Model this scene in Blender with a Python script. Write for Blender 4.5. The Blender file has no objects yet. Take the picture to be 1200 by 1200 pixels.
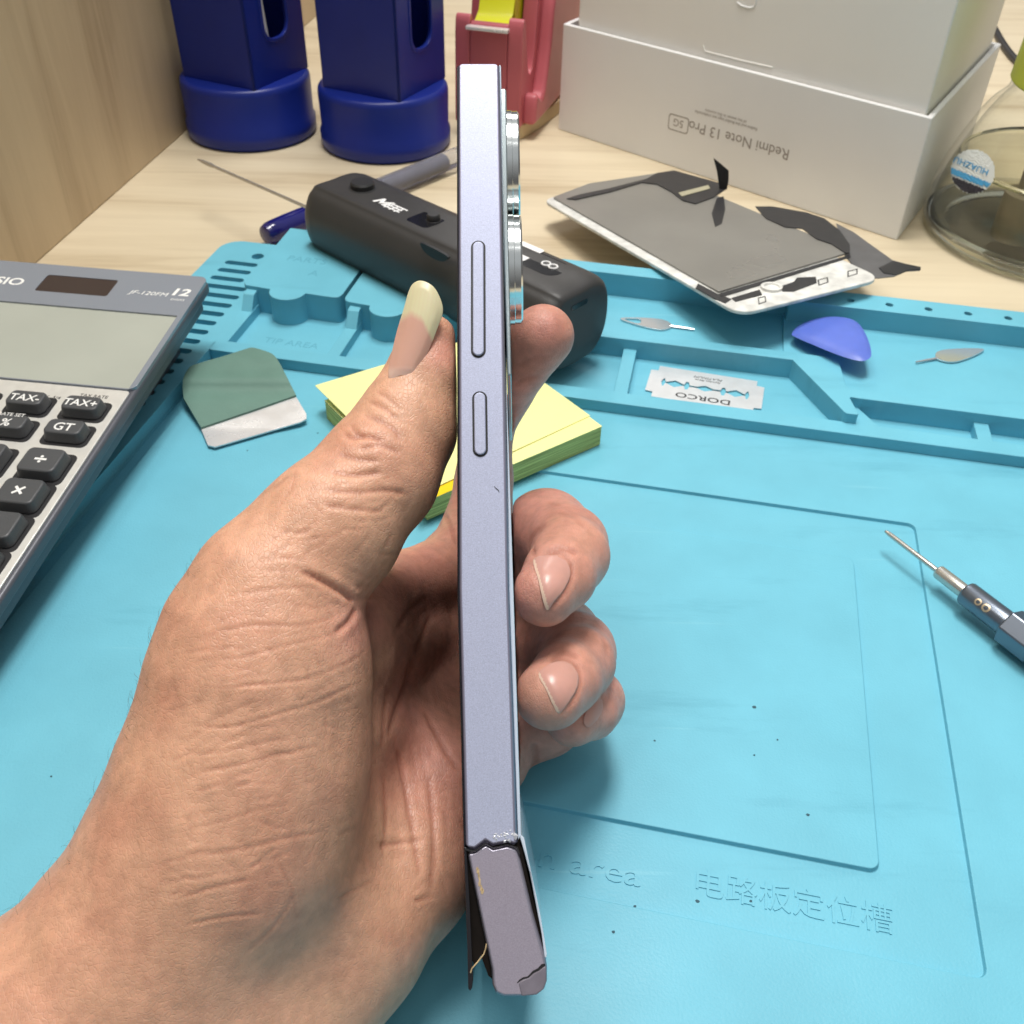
import bpy, bmesh, math, random
import numpy as np
from mathutils import Vector, Matrix
random.seed(7); rng = np.random.default_rng(7)
S = 0.01                       # everything below is written in centimetres
C = bpy.context.scene.collection
# ------------------------------------------------------------------ camera
F, H = 1144.77, 20.0           # focal length in pixels of the 1200 px square frame, camera height over the mat in cm
YAW = -0.19017341              # direction of the mat on the desk
M = np.array([[0.99969, 0.0163, 0.01908], [0.0251, -0.64939, -0.76004], [0.0, 0.76028, -0.64959]])
u_, s_, v_ = np.linalg.svd(M); M = u_ @ v_
CAM = np.array([0, 0, H])
def ray(px, py): return M.T @ np.array([(px-600)/F, (py-600)/F, 1.0])
def P(px, py, z=0.0):          # point of the horizontal plane at height z
    d = ray(px, py); return CAM + (z-H)/d[2]*d
def Q(px, py, d):              # point at a given distance along the view axis
    return CAM + d*ray(px, py)
CA, SA = math.cos(YAW), math.sin(YAW)
UA = np.array([CA, SA, 0.0]); VA = np.array([-SA, CA, 0.0]); ZA = np.array([0, 0, 1.0])
def W(u, v, z=0.0): return u*UA + v*VA + z*ZA      # mat coordinates -> world
def UV(px, py, z=0.0):
    w = P(px, py, z); return np.array([w@UA, w@VA])
cam = bpy.data.cameras.new('camera'); co = bpy.data.objects.new('camera', cam); C.objects.link(co)
mw = Matrix.Identity(4)
for i in range(3):
    mw[i][0], mw[i][1], mw[i][2] = M[0][i], -M[1][i], -M[2][i]
mw[2][3] = H*S
co.matrix_world = mw
cam.sensor_fit = 'HORIZONTAL'; cam.sensor_width = 36; cam.lens = 36*F/1200
cam.clip_start = 0.01; cam.clip_end = 20
cam.dof.use_dof = True; cam.dof.focus_distance = 0.19; cam.dof.aperture_fstop = 58
bpy.context.scene.camera = co

# ------------------------------------------------------------------ mesh helpers
class MB:
    def __init__(s): s.v = []; s.f = []; s.mi = []; s.m = 0
    def add(s, vs, fs):
        o = len(s.v); s.v += [tuple(map(float, p)) for p in vs]
        for f in fs: s.f.append(tuple(i+o for i in f)); s.mi.append(s.m)
    def prism(s, pts, z0, z1, fr=None):            # outline of (a,b), extruded along the third axis of the frame
        fr = fr or FW; n = len(pts)
        if area(pts) < 0: pts = pts[::-1]
        vs = [fr(p[0], p[1], z0) for p in pts] + [fr(p[0], p[1], z1) for p in pts]
        s.add(vs, [tuple(range(n-1, -1, -1)), tuple(range(n, 2*n))] + [(i, (i+1) % n, n+(i+1) % n, n+i) for i in range(n)])
    def box(s, a0, a1, b0, b1, z0, z1, fr=None): s.prism([(a0, b0), (a1, b0), (a1, b1), (a0, b1)], z0, z1, fr)
    def holed(s, outer, holes, z0, z1, fr=None):    # prism with holes
        fr = fr or FW
        if area(outer) < 0: outer = outer[::-1]
        holes = [h[::-1] if area(h) > 0 else h for h in holes]
        loops = [outer]+holes
        bm = bmesh.new()
        for L in loops:
            vs = [bm.verts.new((p[0], p[1], 0)) for p in L]
            for i in range(len(vs)): bm.edges.new((vs[i], vs[(i+1) % len(vs)]))
        bmesh.ops.triangle_fill(bm, edges=bm.edges[:], use_beauty=True, use_dissolve=False, normal=(0, 0, 1))
        bm.verts.index_update(); bm.normal_update()
        n = len(bm.verts); xy = [(v.co.x, v.co.y) for v in bm.verts]
        fs = [tuple(v.index for v in f.verts) if f.normal.z > 0 else tuple(v.index for v in f.verts)[::-1] for f in bm.faces]
        bm.free()
        vs = [fr(x, y, z0) for x, y in xy]+[fr(x, y, z1) for x, y in xy]
        out = [f[::-1] for f in fs]+[tuple(i+n for i in f) for f in fs]
        o = 0
        for L in loops:
            k = len(L)
            out += [(o+i, o+(i+1) % k, n+o+(i+1) % k, n+o+i) for i in range(k)]; o += k
        s.add(vs, out)
    def lathe(s, prof, seg=48, fr=None, cap=True):  # prof: (r, z)
        fr = fr or FW; n = len(prof); vs = []
        for j in range(seg):
            a = 2*math.pi*j/seg
            vs += [fr(r*math.cos(a), r*math.sin(a), z) for r, z in prof]
        fs = []
        for j in range(seg):
            k = (j+1) % seg
            fs += [(j*n+i, k*n+i, k*n+i+1, j*n+i+1) for i in range(n-1)]
        if cap:
            if prof[0][0] > 1e-6: fs.append(tuple(j*n for j in range(seg-1, -1, -1)))
            if prof[-1][0] > 1e-6: fs.append(tuple(j*n+n-1 for j in range(seg)))
        s.add(vs, fs)
    def tube(s, path, r, seg=12, cap=True):
        path = [np.array(p, float) for p in path]; n = len(path)
        rs = r if hasattr(r, '__len__') else [r]*n
        t0 = path[1]-path[0]; up = np.array([0, 0, 1.0])
        if abs(t0@up) > .95*np.linalg.norm(t0): up = np.array([1.0, 0, 0])
        vs = []
        for i, p in enumerate(path):
            t = path[min(i+1, n-1)]-path[max(i-1, 0)]; t = t/np.linalg.norm(t)
            a = np.cross(t, up); a /= np.linalg.norm(a); b = np.cross(a, t); up = b
            vs += [p+rs[i]*(math.cos(2*math.pi*k/seg)*a+math.sin(2*math.pi*k/seg)*b) for k in range(seg)]
        fs = [(i*seg+k, i*seg+(k+1) % seg, (i+1)*seg+(k+1) % seg, (i+1)*seg+k) for i in range(n-1) for k in range(seg)]
        if cap: fs += [tuple(range(seg-1, -1, -1)), tuple(range((n-1)*seg, n*seg))]
        s.add(vs, fs)
    def build(s, name, mats, parent=None, bevel=0, seg=3, angle=40, smooth=True, sub=0, bmat=None):
        me = bpy.data.meshes.new(name)
        me.from_pydata([(x*S, y*S, z*S) for x, y, z in s.v], [], s.f)
        for m in (mats if isinstance(mats, (list, tuple)) else [mats]): me.materials.append(m)
        if any(s.mi): me.polygons.foreach_set('material_index', s.mi)
        bm = bmesh.new(); bm.from_mesh(me); bmesh.ops.recalc_face_normals(bm, faces=bm.faces[:]); bm.to_mesh(me); bm.free()
        o = bpy.data.objects.new(name, me); C.objects.link(o)
        if smooth:
            me.polygons.foreach_set('use_smooth', [True]*len(me.polygons))
            if not bevel: me.set_sharp_from_angle(angle=math.radians(angle))
        if bevel:
            b = o.modifiers.new('bevel', 'BEVEL'); b.width = bevel*S; b.segments = seg; b.limit_method = 'ANGLE'; b.angle_limit = math.radians(angle)
            b.harden_normals = True
            if bmat is not None: b.material = bmat
        if sub:
            m = o.modifiers.new('sub', 'SUBSURF'); m.levels = m.render_levels = sub
        attach(o, parent)
        return o
def attach(o, parent):
    if parent is not None:
        o.parent = parent; o.matrix_parent_inverse = root_matrix(parent).inverted()
def root_matrix(o):
    l = Matrix.Translation(o.location)
    return l if o.parent is None else root_matrix(o.parent) @ o.matrix_parent_inverse @ l
def area(p): return .5*sum(p[i][0]*p[(i+1) % len(p)][1]-p[(i+1) % len(p)][0]*p[i][1] for i in range(len(p)))
def FW(a, b, c): return (a, b, c)
def frame(o, x, y, z=None):
    o = np.array(o, float); x = np.array(x, float); x /= np.linalg.norm(x); y = np.array(y, float); y -= (y@x)*x; y /= np.linalg.norm(y)
    z = np.cross(x, y) if z is None else np.array(z, float)
    def f(a, b, c): return o+a*x+b*y+c*z
    f.o, f.x, f.y, f.z = o, x, y, z
    def inv(px, py, c=0.0):                # pixel -> (a,b) on the plane at height c of this frame
        d = ray(px, py); oo = o+c*z; t = ((oo-CAM)@z)/(d@z); w = CAM+t*d-o; return (w@x, w@y)
    f.inv = inv
    return f
FM = frame((0, 0, 0), UA, VA)                        # mat frame
def rrect(a0, a1, b0, b1, r, n=6):
    out = []
    for cx, cy, s in ((a1-r, b1-r, 0), (a0+r, b1-r, 1), (a0+r, b0+r, 2), (a1-r, b0+r, 3)):
        out += [(cx+r*math.cos(math.pi/2*(s+k/n)), cy+r*math.sin(math.pi/2*(s+k/n))) for k in range(n+1)]
    return out
def circ(cx, cy, r, n=24): return [(cx+r*math.cos(2*math.pi*k/n), cy+r*math.sin(2*math.pi*k/n)) for k in range(n)]
def rounded(pts, r, n=5):                            # polygon with rounded corners
    out = []; k = len(pts)
    for i in range(k):
        p0, p1, p2 = (np.array(pts[j % k], float) for j in (i-1, i, i+1))
        a, b = p0-p1, p2-p1; la, lb = np.linalg.norm(a), np.linalg.norm(b); q = min(r, .45*la, .45*lb)
        A, B = p1+a/la*q, p1+b/lb*q
        out += [tuple((1-t)**2*A+2*t*(1-t)*p1+t*t*B) for t in np.linspace(0, 1, n)]
    return out
def spline(pts, n=6, closed=False):                  # Catmull-Rom through points
    pts = [np.array(p, float) for p in pts]; k = len(pts); out = []
    g = (lambda i: pts[i % k]) if closed else (lambda i: pts[min(max(i, 0), k-1)])
    for i in range(k if closed else k-1):
        p0, p1, p2, p3 = g(i-1), g(i), g(i+1), g(i+2)
        for t in np.linspace(0, 1, n, endpoint=False):
            out.append(.5*((2*p1)+(p2-p0)*t+(2*p0-5*p1+4*p2-p3)*t*t+(3*p1-p0-3*p2+p3)*t**3))
    if not closed: out.append(pts[-1])
    return out
def thing(name, loc, label, cat, group=None):
    o = bpy.data.objects.new(name, None); C.objects.link(o); o.location = [c*S for c in loc]; o.empty_display_size = .02
    return tag(o, label, cat, group)
def tag(o, label=None, cat=None, group=None, kind=None):
    if label: o['label'] = label
    if cat: o['category'] = cat
    if group: o['group'] = group
    if kind: o['kind'] = kind
    return o
def text_mb(string, size, fr, depth=.004, mb=None, shear=0, align='CENTER', bold=0, xs=1.0, fontname=None):
    cu = bpy.data.curves.new('lettering', 'FONT'); cu.body = string; cu.size = 1; cu.align_x = align; cu.align_y = 'CENTER'
    cu.shear = shear; cu.offset = bold; cu.resolution_u = 3
    o = bpy.data.objects.new('lettering', cu); C.objects.link(o)
    dg = bpy.context.evaluated_depsgraph_get(); me = bpy.data.meshes.new_from_object(o.evaluated_get(dg))
    mb = mb or MB(); n = len(me.vertices)
    vs = [(v.co.x*size*xs, v.co.y*size) for v in me.vertices]
    fs = [tuple(p.vertices) for p in me.polygons]
    ec = {}
    for f in fs:
        for i in range(len(f)):
            e = tuple(sorted((f[i], f[(i+1) % len(f)]))); ec[e] = ec.get(e, 0)+1
    mb.add([fr(x, y, 0) for x, y in vs]+[fr(x, y, depth) for x, y in vs],
           [tuple(i+n for i in f) for f in fs]+[(a, b, b+n, a+n) for (a, b), c in ec.items() if c == 1])
    bpy.data.objects.remove(o); bpy.data.curves.remove(cu); bpy.data.meshes.remove(me)
    return mb
def sub_frame(fr, a, b, c=0.0, ang=0.0):             # frame moved to (a,b,c) and turned in its own plane
    ca, sa = math.cos(ang), math.sin(ang)
    return frame(fr(a, b, c), ca*fr.x+sa*fr.y, -sa*fr.x+ca*fr.y)

# ------------------------------------------------------------------ materials
def lin(c):
    return tuple((x/255/12.92 if x/255 <= .04045 else ((x/255+.055)/1.055)**2.4) for x in c)
def mat(name, col, rough=.5, metal=0, spec=.5, noise=0, nscale=60, bump=0, bscale=400, coat=0, trans=0, ior=1.45, sss=0, sheen=0, rvar=0):
    m = bpy.data.materials.new(name); m.use_nodes = True; nt = m.node_tree; b = nt.nodes['Principled BSDF']
    b.inputs['Base Color'].default_value = (*col, 1); b.inputs['Roughness'].default_value = rough; b.inputs['Metallic'].default_value = metal
    b.inputs['Specular IOR Level'].default_value = spec; b.inputs['Coat Weight'].default_value = coat; b.inputs['Transmission Weight'].default_value = trans
    b.inputs['IOR'].default_value = ior
    if coat: b.inputs['Coat Roughness'].default_value = .06
    if sss:
        b.inputs['Subsurface Weight'].default_value = sss; b.inputs['Subsurface Radius'].default_value = (1, .4, .2); b.inputs['Subsurface Scale'].default_value = .003
    tc = nt.nodes.new('ShaderNodeTexCoord')
    def noisetex(scale, detail=4):
        n = nt.nodes.new('ShaderNodeTexNoise'); n.inputs['Scale'].default_value = scale; n.inputs['Detail'].default_value = detail
        nt.links.new(tc.outputs['Object'], n.inputs['Vector']); return n
    if noise:
        n = noisetex(nscale); r = nt.nodes.new('ShaderNodeMapRange'); r.inputs['From Min'].default_value = .3; r.inputs['From Max'].default_value = .7
        r.inputs['To Min'].default_value = 1-noise; r.inputs['To Max'].default_value = 1+noise
        nt.links.new(n.outputs['Fac'], r.inputs['Value'])
        x = nt.nodes.new('ShaderNodeVectorMath'); x.operation = 'SCALE'; x.inputs[0].default_value = col; nt.links.new(r.outputs['Result'], x.inputs['Scale'])
        nt.links.new(x.outputs['Vector'], b.inputs['Base Color'])
    if rvar:
        n = noisetex(nscale*.6); r = nt.nodes.new('ShaderNodeMapRange'); r.inputs['From Min'].default_value = .3; r.inputs['From Max'].default_value = .7
        r.inputs['To Min'].default_value = max(.02, rough-rvar); r.inputs['To Max'].default_value = rough+rvar
        nt.links.new(n.outputs['Fac'], r.inputs['Value']); nt.links.new(r.outputs['Result'], b.inputs['Roughness'])
    if bump:
        n = noisetex(bscale, 3); bp = nt.nodes.new('ShaderNodeBump'); bp.inputs['Strength'].default_value = bump; bp.inputs['Distance'].default_value = .0003
        nt.links.new(n.outputs['Fac'], bp.inputs['Height']); nt.links.new(bp.outputs['Normal'], b.inputs['Normal'])
    return m
def wood(name, c1, c2, rot, scale, sx=1.0):
    m = bpy.data.materials.new(name); m.use_nodes = True; nt = m.node_tree; b = nt.nodes['Principled BSDF']; N = nt.nodes.new; L = nt.links.new
    b.inputs['Roughness'].default_value = .42; b.inputs['Specular IOR Level'].default_value = .4
    tc = N('ShaderNodeTexCoord'); mp = N('ShaderNodeMapping'); mp.inputs['Rotation'].default_value = rot; mp.inputs['Scale'].default_value = scale
    L(tc.outputs['Object'], mp.inputs['Vector'])
    n0 = N('ShaderNodeTexNoise'); n0.inputs['Scale'].default_value = 1.1; n0.inputs['Detail'].default_value = 2; L(mp.outputs['Vector'], n0.inputs['Vector'])
    ad = N('ShaderNodeVectorMath'); ad.operation = 'MULTIPLY_ADD'; ad.inputs[1].default_value = (1.2, 1.2, 1.2); L(n0.outputs['Color'], ad.inputs[0]); L(mp.outputs['Vector'], ad.inputs[2])
    n1 = N('ShaderNodeTexNoise'); n1.inputs['Scale'].default_value = 1.6; n1.inputs['Detail'].default_value = 9; n1.inputs['Roughness'].default_value = .62; L(ad.outputs['Vector'], n1.inputs['Vector'])
    n2 = N('ShaderNodeTexNoise'); n2.inputs['Scale'].default_value = 14; n2.inputs['Detail'].default_value = 4; L(mp.outputs['Vector'], n2.inputs['Vector'])
    cr = N('ShaderNodeValToRGB'); e = cr.color_ramp.elements; e[0].position = .3; e[0].color = (*c1, 1); e[1].position = .62; e[1].color = (*c2, 1)
    k = cr.color_ramp.elements.new(.45); k.color = tuple(.3*a+.7*bb for a, bb in zip(c1, c2))+(1,)
    mx = N('ShaderNodeMath'); mx.operation = 'MULTIPLY_ADD'; mx.inputs[1].default_value = .18; L(n2.outputs['Fac'], mx.inputs[0])
    sb = N('ShaderNodeMath'); sb.operation = 'ADD'; sb.inputs[1].default_value = -.09; L(n1.outputs['Fac'], sb.inputs[0]); L(sb.outputs[0], mx.inputs[2])
    L(mx.outputs[0], cr.inputs['Fac']); L(cr.outputs['Color'], b.inputs['Base Color'])
    bp = N('ShaderNodeBump'); bp.inputs['Strength'].default_value = .12; bp.inputs['Distance'].default_value = .0004; L(n1.outputs['Fac'], bp.inputs['Height']); L(bp.outputs['Normal'], b.inputs['Normal'])
    return m
# ------------------------------------------------------------------ light
w = bpy.data.worlds.new('World'); bpy.context.scene.world = w; w.use_nodes = True
wn = w.node_tree; bg = wn.nodes['Background']; bg.inputs['Strength'].default_value = 1.0
# the room: a pale ceiling overhead, dimmer walls and floor
tcw = wn.nodes.new('ShaderNodeTexCoord'); sx = wn.nodes.new('ShaderNodeSeparateXYZ'); rw = wn.nodes.new('ShaderNodeValToRGB'); mw_ = wn.nodes.new('ShaderNodeMapRange')
wn.links.new(tcw.outputs['Generated'], sx.inputs[0]); mw_.inputs[1].default_value = -1; wn.links.new(sx.outputs['Z'], mw_.inputs[0]); wn.links.new(mw_.outputs[0], rw.inputs['Fac'])
e_ = rw.color_ramp.elements; e_[0].position = .0; e_[0].color = (.07, .065, .06, 1); e_[1].position = 1; e_[1].color = (.42, .43, .44, 1)
for p_, c_ in ((.5, (.115, .11, .108, 1)), (.72, (.27, .27, .27, 1)), (.84, (.40, .41, .42, 1))):
    k_ = rw.color_ramp.elements.new(p_); k_.color = c_
wn.links.new(rw.outputs['Color'], bg.inputs['Color'])
def ceiling_or_fill_lamp(x, y, z, lx, ly, power, col, rot=0):
    l = bpy.data.lights.new('ceiling_or_fill_lamp', 'AREA'); l.shape = 'RECTANGLE'; l.size = lx*S; l.size_y = ly*S; l.energy = power; l.color = col
    o = bpy.data.objects.new('ceiling_or_fill_lamp', l); C.objects.link(o); o.location = (x*S, y*S, z*S)
    d = Vector((0*S, 28*S, 0))-o.location; o.rotation_euler = d.to_track_quat('-Z', 'Y').to_euler(); o.rotation_euler.rotate_axis('Z', rot)
ceiling_or_fill_lamp(4, 52, 150, 34, 62, 20.5, (1, .97, .92))
ceiling_or_fill_lamp(-60, 250, 165, 130, 70, 22, (1, .97, .93))  # unseen far panel, added so steel and display mirror something bright
ceiling_or_fill_lamp(-46, 36, 150, 16, 55, 7, (1, .97, .92))
ceiling_or_fill_lamp(30, -18, 160, 60, 26, 1.6, (1, .98, .95))  # fill lamp added on the viewer's side to lift front-facing surfaces

vs = bpy.context.scene.view_settings; vs.view_transform = 'Standard'; vs.look = 'None'; vs.exposure = 0; vs.gamma = 1; vs.use_curve_mapping = False

# ------------------------------------------------------------------ setting
m_wood = wood('pale oak desk', lin((186, 168, 138)), lin((216, 202, 174)), (0, 0, -.19), (2.2, 26, 26))
m_panel = wood('pale oak panel', lin((172, 148, 116)), lin((202, 180, 146)), (0, 0, 0), (26, 26, 2.2))
d = MB(); d.box(-90, 110, -40, 150, -3.4, -.4); o = d.build('desk_top', m_wood, bevel=.1); tag(o, kind='structure')
pa, pb = P(43, 308, -.4), P(220, 152, -.4); pd = (pb-pa)/np.linalg.norm(pb-pa)
fp = frame(pa, pd, np.cross(ZA, pd))
d = MB(); d.box(-42, 95, 0, 1.8, 0, 60, fp); o = d.build('side_panel', m_panel, bevel=.08)
tag(o, 'pale oak upright side panel closing the left end of the desk', 'panel')

# ------------------------------------------------------------------ repair mat
m_mat = mat('teal silicone', (.152, .468, .595), rough=.45, spec=.35, noise=.05, nscale=45, bump=.25, bscale=1500, rvar=.08)
def soil(m):                      # specks, smudges and scuffs worn into the silicone
    nt = m.node_tree; b = nt.nodes['Principled BSDF']; N = nt.nodes.new; L = nt.links.new
    src = b.inputs['Base Color'].links[0].from_socket; tc = next(n for n in nt.nodes if n.type == 'TEX_COORD')
    vo = N('ShaderNodeTexVoronoi'); vo.inputs['Scale'].default_value = 75; L(tc.outputs['Object'], vo.inputs['Vector'])
    sp = N('ShaderNodeSeparateColor'); L(vo.outputs['Color'], sp.inputs[0])
    rad = N('ShaderNodeMapRange'); rad.inputs[1].default_value = .72; rad.inputs[2].default_value = 1; rad.inputs[3].default_value = 0; rad.inputs[4].default_value = .045; L(sp.outputs[0], rad.inputs[0])
    lt = N('ShaderNodeMath'); lt.operation = 'LESS_THAN'; L(vo.outputs['Distance'], lt.inputs[0]); L(rad.outputs[0], lt.inputs[1])
    m1 = N('ShaderNodeMix'); m1.data_type = 'RGBA'; m1.inputs[7].default_value = (.03, .12, .17, 1); L(src, m1.inputs[6])
    k = N('ShaderNodeMath'); k.operation = 'MULTIPLY'; k.inputs[1].default_value = .75; L(lt.outputs[0], k.inputs[0]); L(k.outputs[0], m1.inputs[0])
    mp = N('ShaderNodeMapping'); mp.inputs['Rotation'].default_value = (0, 0, .5); mp.inputs['Scale'].default_value = (9, 60, 9); L(tc.outputs['Object'], mp.inputs['Vector'])
    n1 = N('ShaderNodeTexNoise'); n1.inputs['Scale'].default_value = 1; n1.inputs['Detail'].default_value = 6; n1.inputs['Roughness'].default_value = .7; L(mp.outputs['Vector'], n1.inputs['Vector'])
    r1 = N('ShaderNodeMapRange'); r1.inputs[1].default_value = .58; r1.inputs[2].default_value = .8; r1.inputs[4].default_value = .5; L(n1.outputs['Fac'], r1.inputs[0])
    m2 = N('ShaderNodeMix'); m2.data_type = 'RGBA'; m2.inputs[7].default_value = (.07, .28, .38, 1); L(r1.outputs[0], m2.inputs[0]); L(m1.outputs[2], m2.inputs[6])
    mq = N('ShaderNodeMapping'); mq.inputs['Rotation'].default_value = (0, 0, -.9); mq.inputs['Scale'].default_value = (14, 420, 14); L(tc.outputs['Object'], mq.inputs['Vector'])
    n2 = N('ShaderNodeTexNoise'); n2.inputs['Scale'].default_value = 1; n2.inputs['Detail'].default_value = 2; L(mq.outputs['Vector'], n2.inputs['Vector'])
    r2 = N('ShaderNodeMapRange'); r2.inputs[1].default_value = .70; r2.inputs[2].default_value = .76; r2.inputs[4].default_value = .3; L(n2.outputs['Fac'], r2.inputs[0])
    m3 = N('ShaderNodeMix'); m3.data_type = 'RGBA'; m3.inputs[7].default_value = (.26, .58, .68, 1); L(r2.outputs[0], m3.inputs[0]); L(m2.outputs[2], m3.inputs[6])
    L(m3.outputs[2], b.inputs['Base Color'])
soil(m_mat)
m_mark = mat('dark speck', (.03, .09, .12), rough=.7)
mt = thing('repair_mat', W(0, 18, 0), 'teal silicone repair mat with a moulded tool tray along its far side', 'mat')
d = MB()
N4 = 8
def ring(a0, a1, b0, b1, r): return rrect(a0, a1, b0, b1, r, N4)
loops = [(ring(-17.0, 34, -14, 38.0, .3), -.38), (ring(-17.0, 34, -14, 38.0, .3), 0.0), (ring(-8.05, 8.05, 10.82, 25.3, .25), 0.0), (ring(-8.03, 8.03, 10.84, 25.28, .25), -.13),
         (ring(-6.07, 6.07, 12.82, 23.25, .25), -.13), (ring(-6.05, 6.05, 12.85, 23.22, .25), 0.0)]
vs_, fs_ = [], []; n = len(loops[0][0])
for L, z in loops: vs_ += [W(a, b, z) for a, b in L]
for j in range(len(loops)-1):
    fs_ += [(j*n+i, j*n+(i+1) % n, (j+1)*n+(i+1) % n, (j+1)*n+i) for i in range(n)]
fs_ += [tuple(range((len(loops)-1)*n, len(loops)*n)), tuple(range(n-1, -1, -1))]
d.add(vs_, fs_); d.build('base_sheet', m_mat, mt, bevel=.025, seg=2, angle=30)
# slotted rail along the left edge
slots = []
for k in range(34):
    v = 36.02-.72*k; a0, a1 = -19.9, -18.42 if k < 3 else -18.0
    slots.append(rrect(a0, a1, v-.17, v+.17, .16, 4))
d = MB(); d.holed(rrect(-20.75, -17.45, 5, 38.1, .9, 6), slots+[circ(-18.75, 36.85, .27, 16)], -.02, .45, FM)
d.box(-20.7, -17.45, 5.05, 38.0, -.39, -.03, FM); d.box(-17.45, -17.0, 5.05, 38.0, -.385, -.16, FM)
d.build('slotted_rail', m_mat, mt, bevel=.05, seg=2)
# tool tray
d = MB(); R5 = 35
d.box(-17.5, R5, 29.2, 33.4, -.02, .05, FM)                      # floor of the near compartments
d.prism(rounded([(-17.5, 29.15), (R5, 29.15), (R5, 29.87), (-17.5, 29.87)], .2), 0.0, .45, FM)
d.box(-17.48, -17.0, 29.8, 32.9, 0.0, .455, FM)
d.box(-13.0, -12.52, 29.8, 32.7, 0.0, .445, FM)
d.box(-7.6, -7.1, 29.8, 33.0, 0.0, .445, FM)
d.box(-2.12, -1.62, 29.8, 33.4, 0.0, .445, FM)
for a0, a1, b in ((-17.47, -17.02, 32.9), (-12.99, -12.53, 32.62)):          # ramps up to the blocks
    d.add([W(a0, b-.75, .44), W(a1, b-.75, .44), W(a1, b+.1, .44), W(a0, b+.1, .44), W(a0, b-.3, 1.0), W(a1, b-.3, 1.0), W(a1, b+.1, 1.05), W(a0, b+.1, 1.05)],
          [(0, 3, 2, 1), (4, 5, 6, 7), (0, 1, 5, 4), (1, 2, 6, 5), (2, 3, 7, 6), (3, 0, 4, 7)])
tab = [(-15.67+.74*math.cos(t), 32.87+.72*math.sin(t)) for t in np.linspace(math.pi, 2*math.pi, 14)]
d.prism([(-17.75, 38.4), (-17.62, 33.1), (-17.5, 32.95)]+tab+[(-13.8, 32.82), (-13.6, 32.87), (-13.5, 32.98), (-13.47, 33.2), (-13.47, 38.4)], 0.0, 1.2, FM)
tab = [(-11.4+.74*math.cos(t), 32.55+.7*math.sin(t)) for t in np.linspace(math.pi, 2*math.pi, 14)]
d.prism([(-13.3, 38.4), (-13.3, 33.0), (-13.25, 32.78), (-13.1, 32.66), (-12.9, 32.62)]+tab+[(-7.2, 32.55), (-7.2, 38.4)], 0.0, 1.19, FM)
d.box(-7.3, 3.9, 33.0, 37.2, 0.0, .5, FM)                        # far trough, left
d.prism([(3.88, 37.0), (R5, 37.0), (R5, 31.3), (6.1, 31.3), (4.4, 33.2), (3.88, 33.3)], 0.0, .62, FM)      # far trough, right
d.box(-7.3, 4.3, 32.95, 33.5, 0.01, .85, FM)                     # wall behind the near compartments
d.prism(rounded([(4.0, 33.52), (5.85, 33.45), (6.05, 31.55), (6.6, 31.38), (6.6, 30.85), (6.12, 30.9), (6.4, 29.8), (5.95, 29.8), (4.2, 32.9)], .12), 0.02, .846, FM)
d.box(6.2, R5, 30.88, 31.4, 0.0, .84, FM)
d.box(10.45, 10.95, 29.8, 31.0, 0.0, .447, FM)
d.box(16.0, 16.5, 29.8, 31.0, 0.0, .447, FM)
d.prism([(6.3, 29.8), (7.2, 29.8), (6.5, 30.9), (6.2, 30.9)], 0.0, .446, FM)
d.box(-7.2, 4.0, 36.95, 37.75, 0.0, 1.5, FM)
d.holed(rrect(3.95, R5, 36.35, 37.6, .1, 2), [circ(6.33+1.485*k, 36.95, .15, 16) for k in range(18)], 0.0, 1.5, FM)
d.box(-7.0, R5, 37.5, 38.05, 0.0, .3, FM)
d.build('tool_tray', m_mat, mt, bevel=.06, seg=3)
# raised lettering moulded into the mat
d = MB()
text_mb('on area', .78, frame(W(.9, 11.6, -.13), UA, VA), .026, d, align='RIGHT', xs=1.2)
text_mb('电路板定位槽', .72, frame(W(4.15, 11.72, -.13), UA, VA), .026, d, xs=1.0)
d.build('lettering', m_mat, mt, smooth=False)
m_print = mat('worn grey print', (.11, .38, .5), rough=.6)
for s_, z_, q_ in (('PARTS', .62, (-15.9, 35.6, 1.201)), ('A', .62, (-15.2, 34.55, 1.201)), ('TIP AREA', .55, (-14.9, 30.9, .051))):
    text_mb(s_, z_, frame(W(*q_), UA, VA), .004).build('printed_lettering', m_print, mt, smooth=False)
for px, py, r in ((767, 868, .035), (884, 885, .03), (744, 1062, .04), (880, 1056, .035), (719, 1092, .04), (879, 1059, .04), (290, 528, .03), (817, 1056, .05), (947, 955, .045), (884, 885, .02), (911, 867, .03), (700, 735, .03), (884, 829, .06), (60, 910, .03)):
    p = P(px, py, 0); uv = (p@UA, p@VA); z = -.128 if (-8 < uv[0] < 8 and 10.8 < uv[1] < 25.3 and not (-6 < uv[0] < 6 and 12.9 < uv[1] < 23.2)) else .003
    p = P(px, py, z); d = MB()
    d.prism([(p[0]+r*(.7+.5*random.random())*math.cos(t), p[1]+.8*r*(.7+.5*random.random())*math.sin(t)) for t in np.linspace(0, 6.28, 8)[:-1]], z, z+.006)
    d.build('dirt_speck', m_mark, mt, smooth=False)
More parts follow.
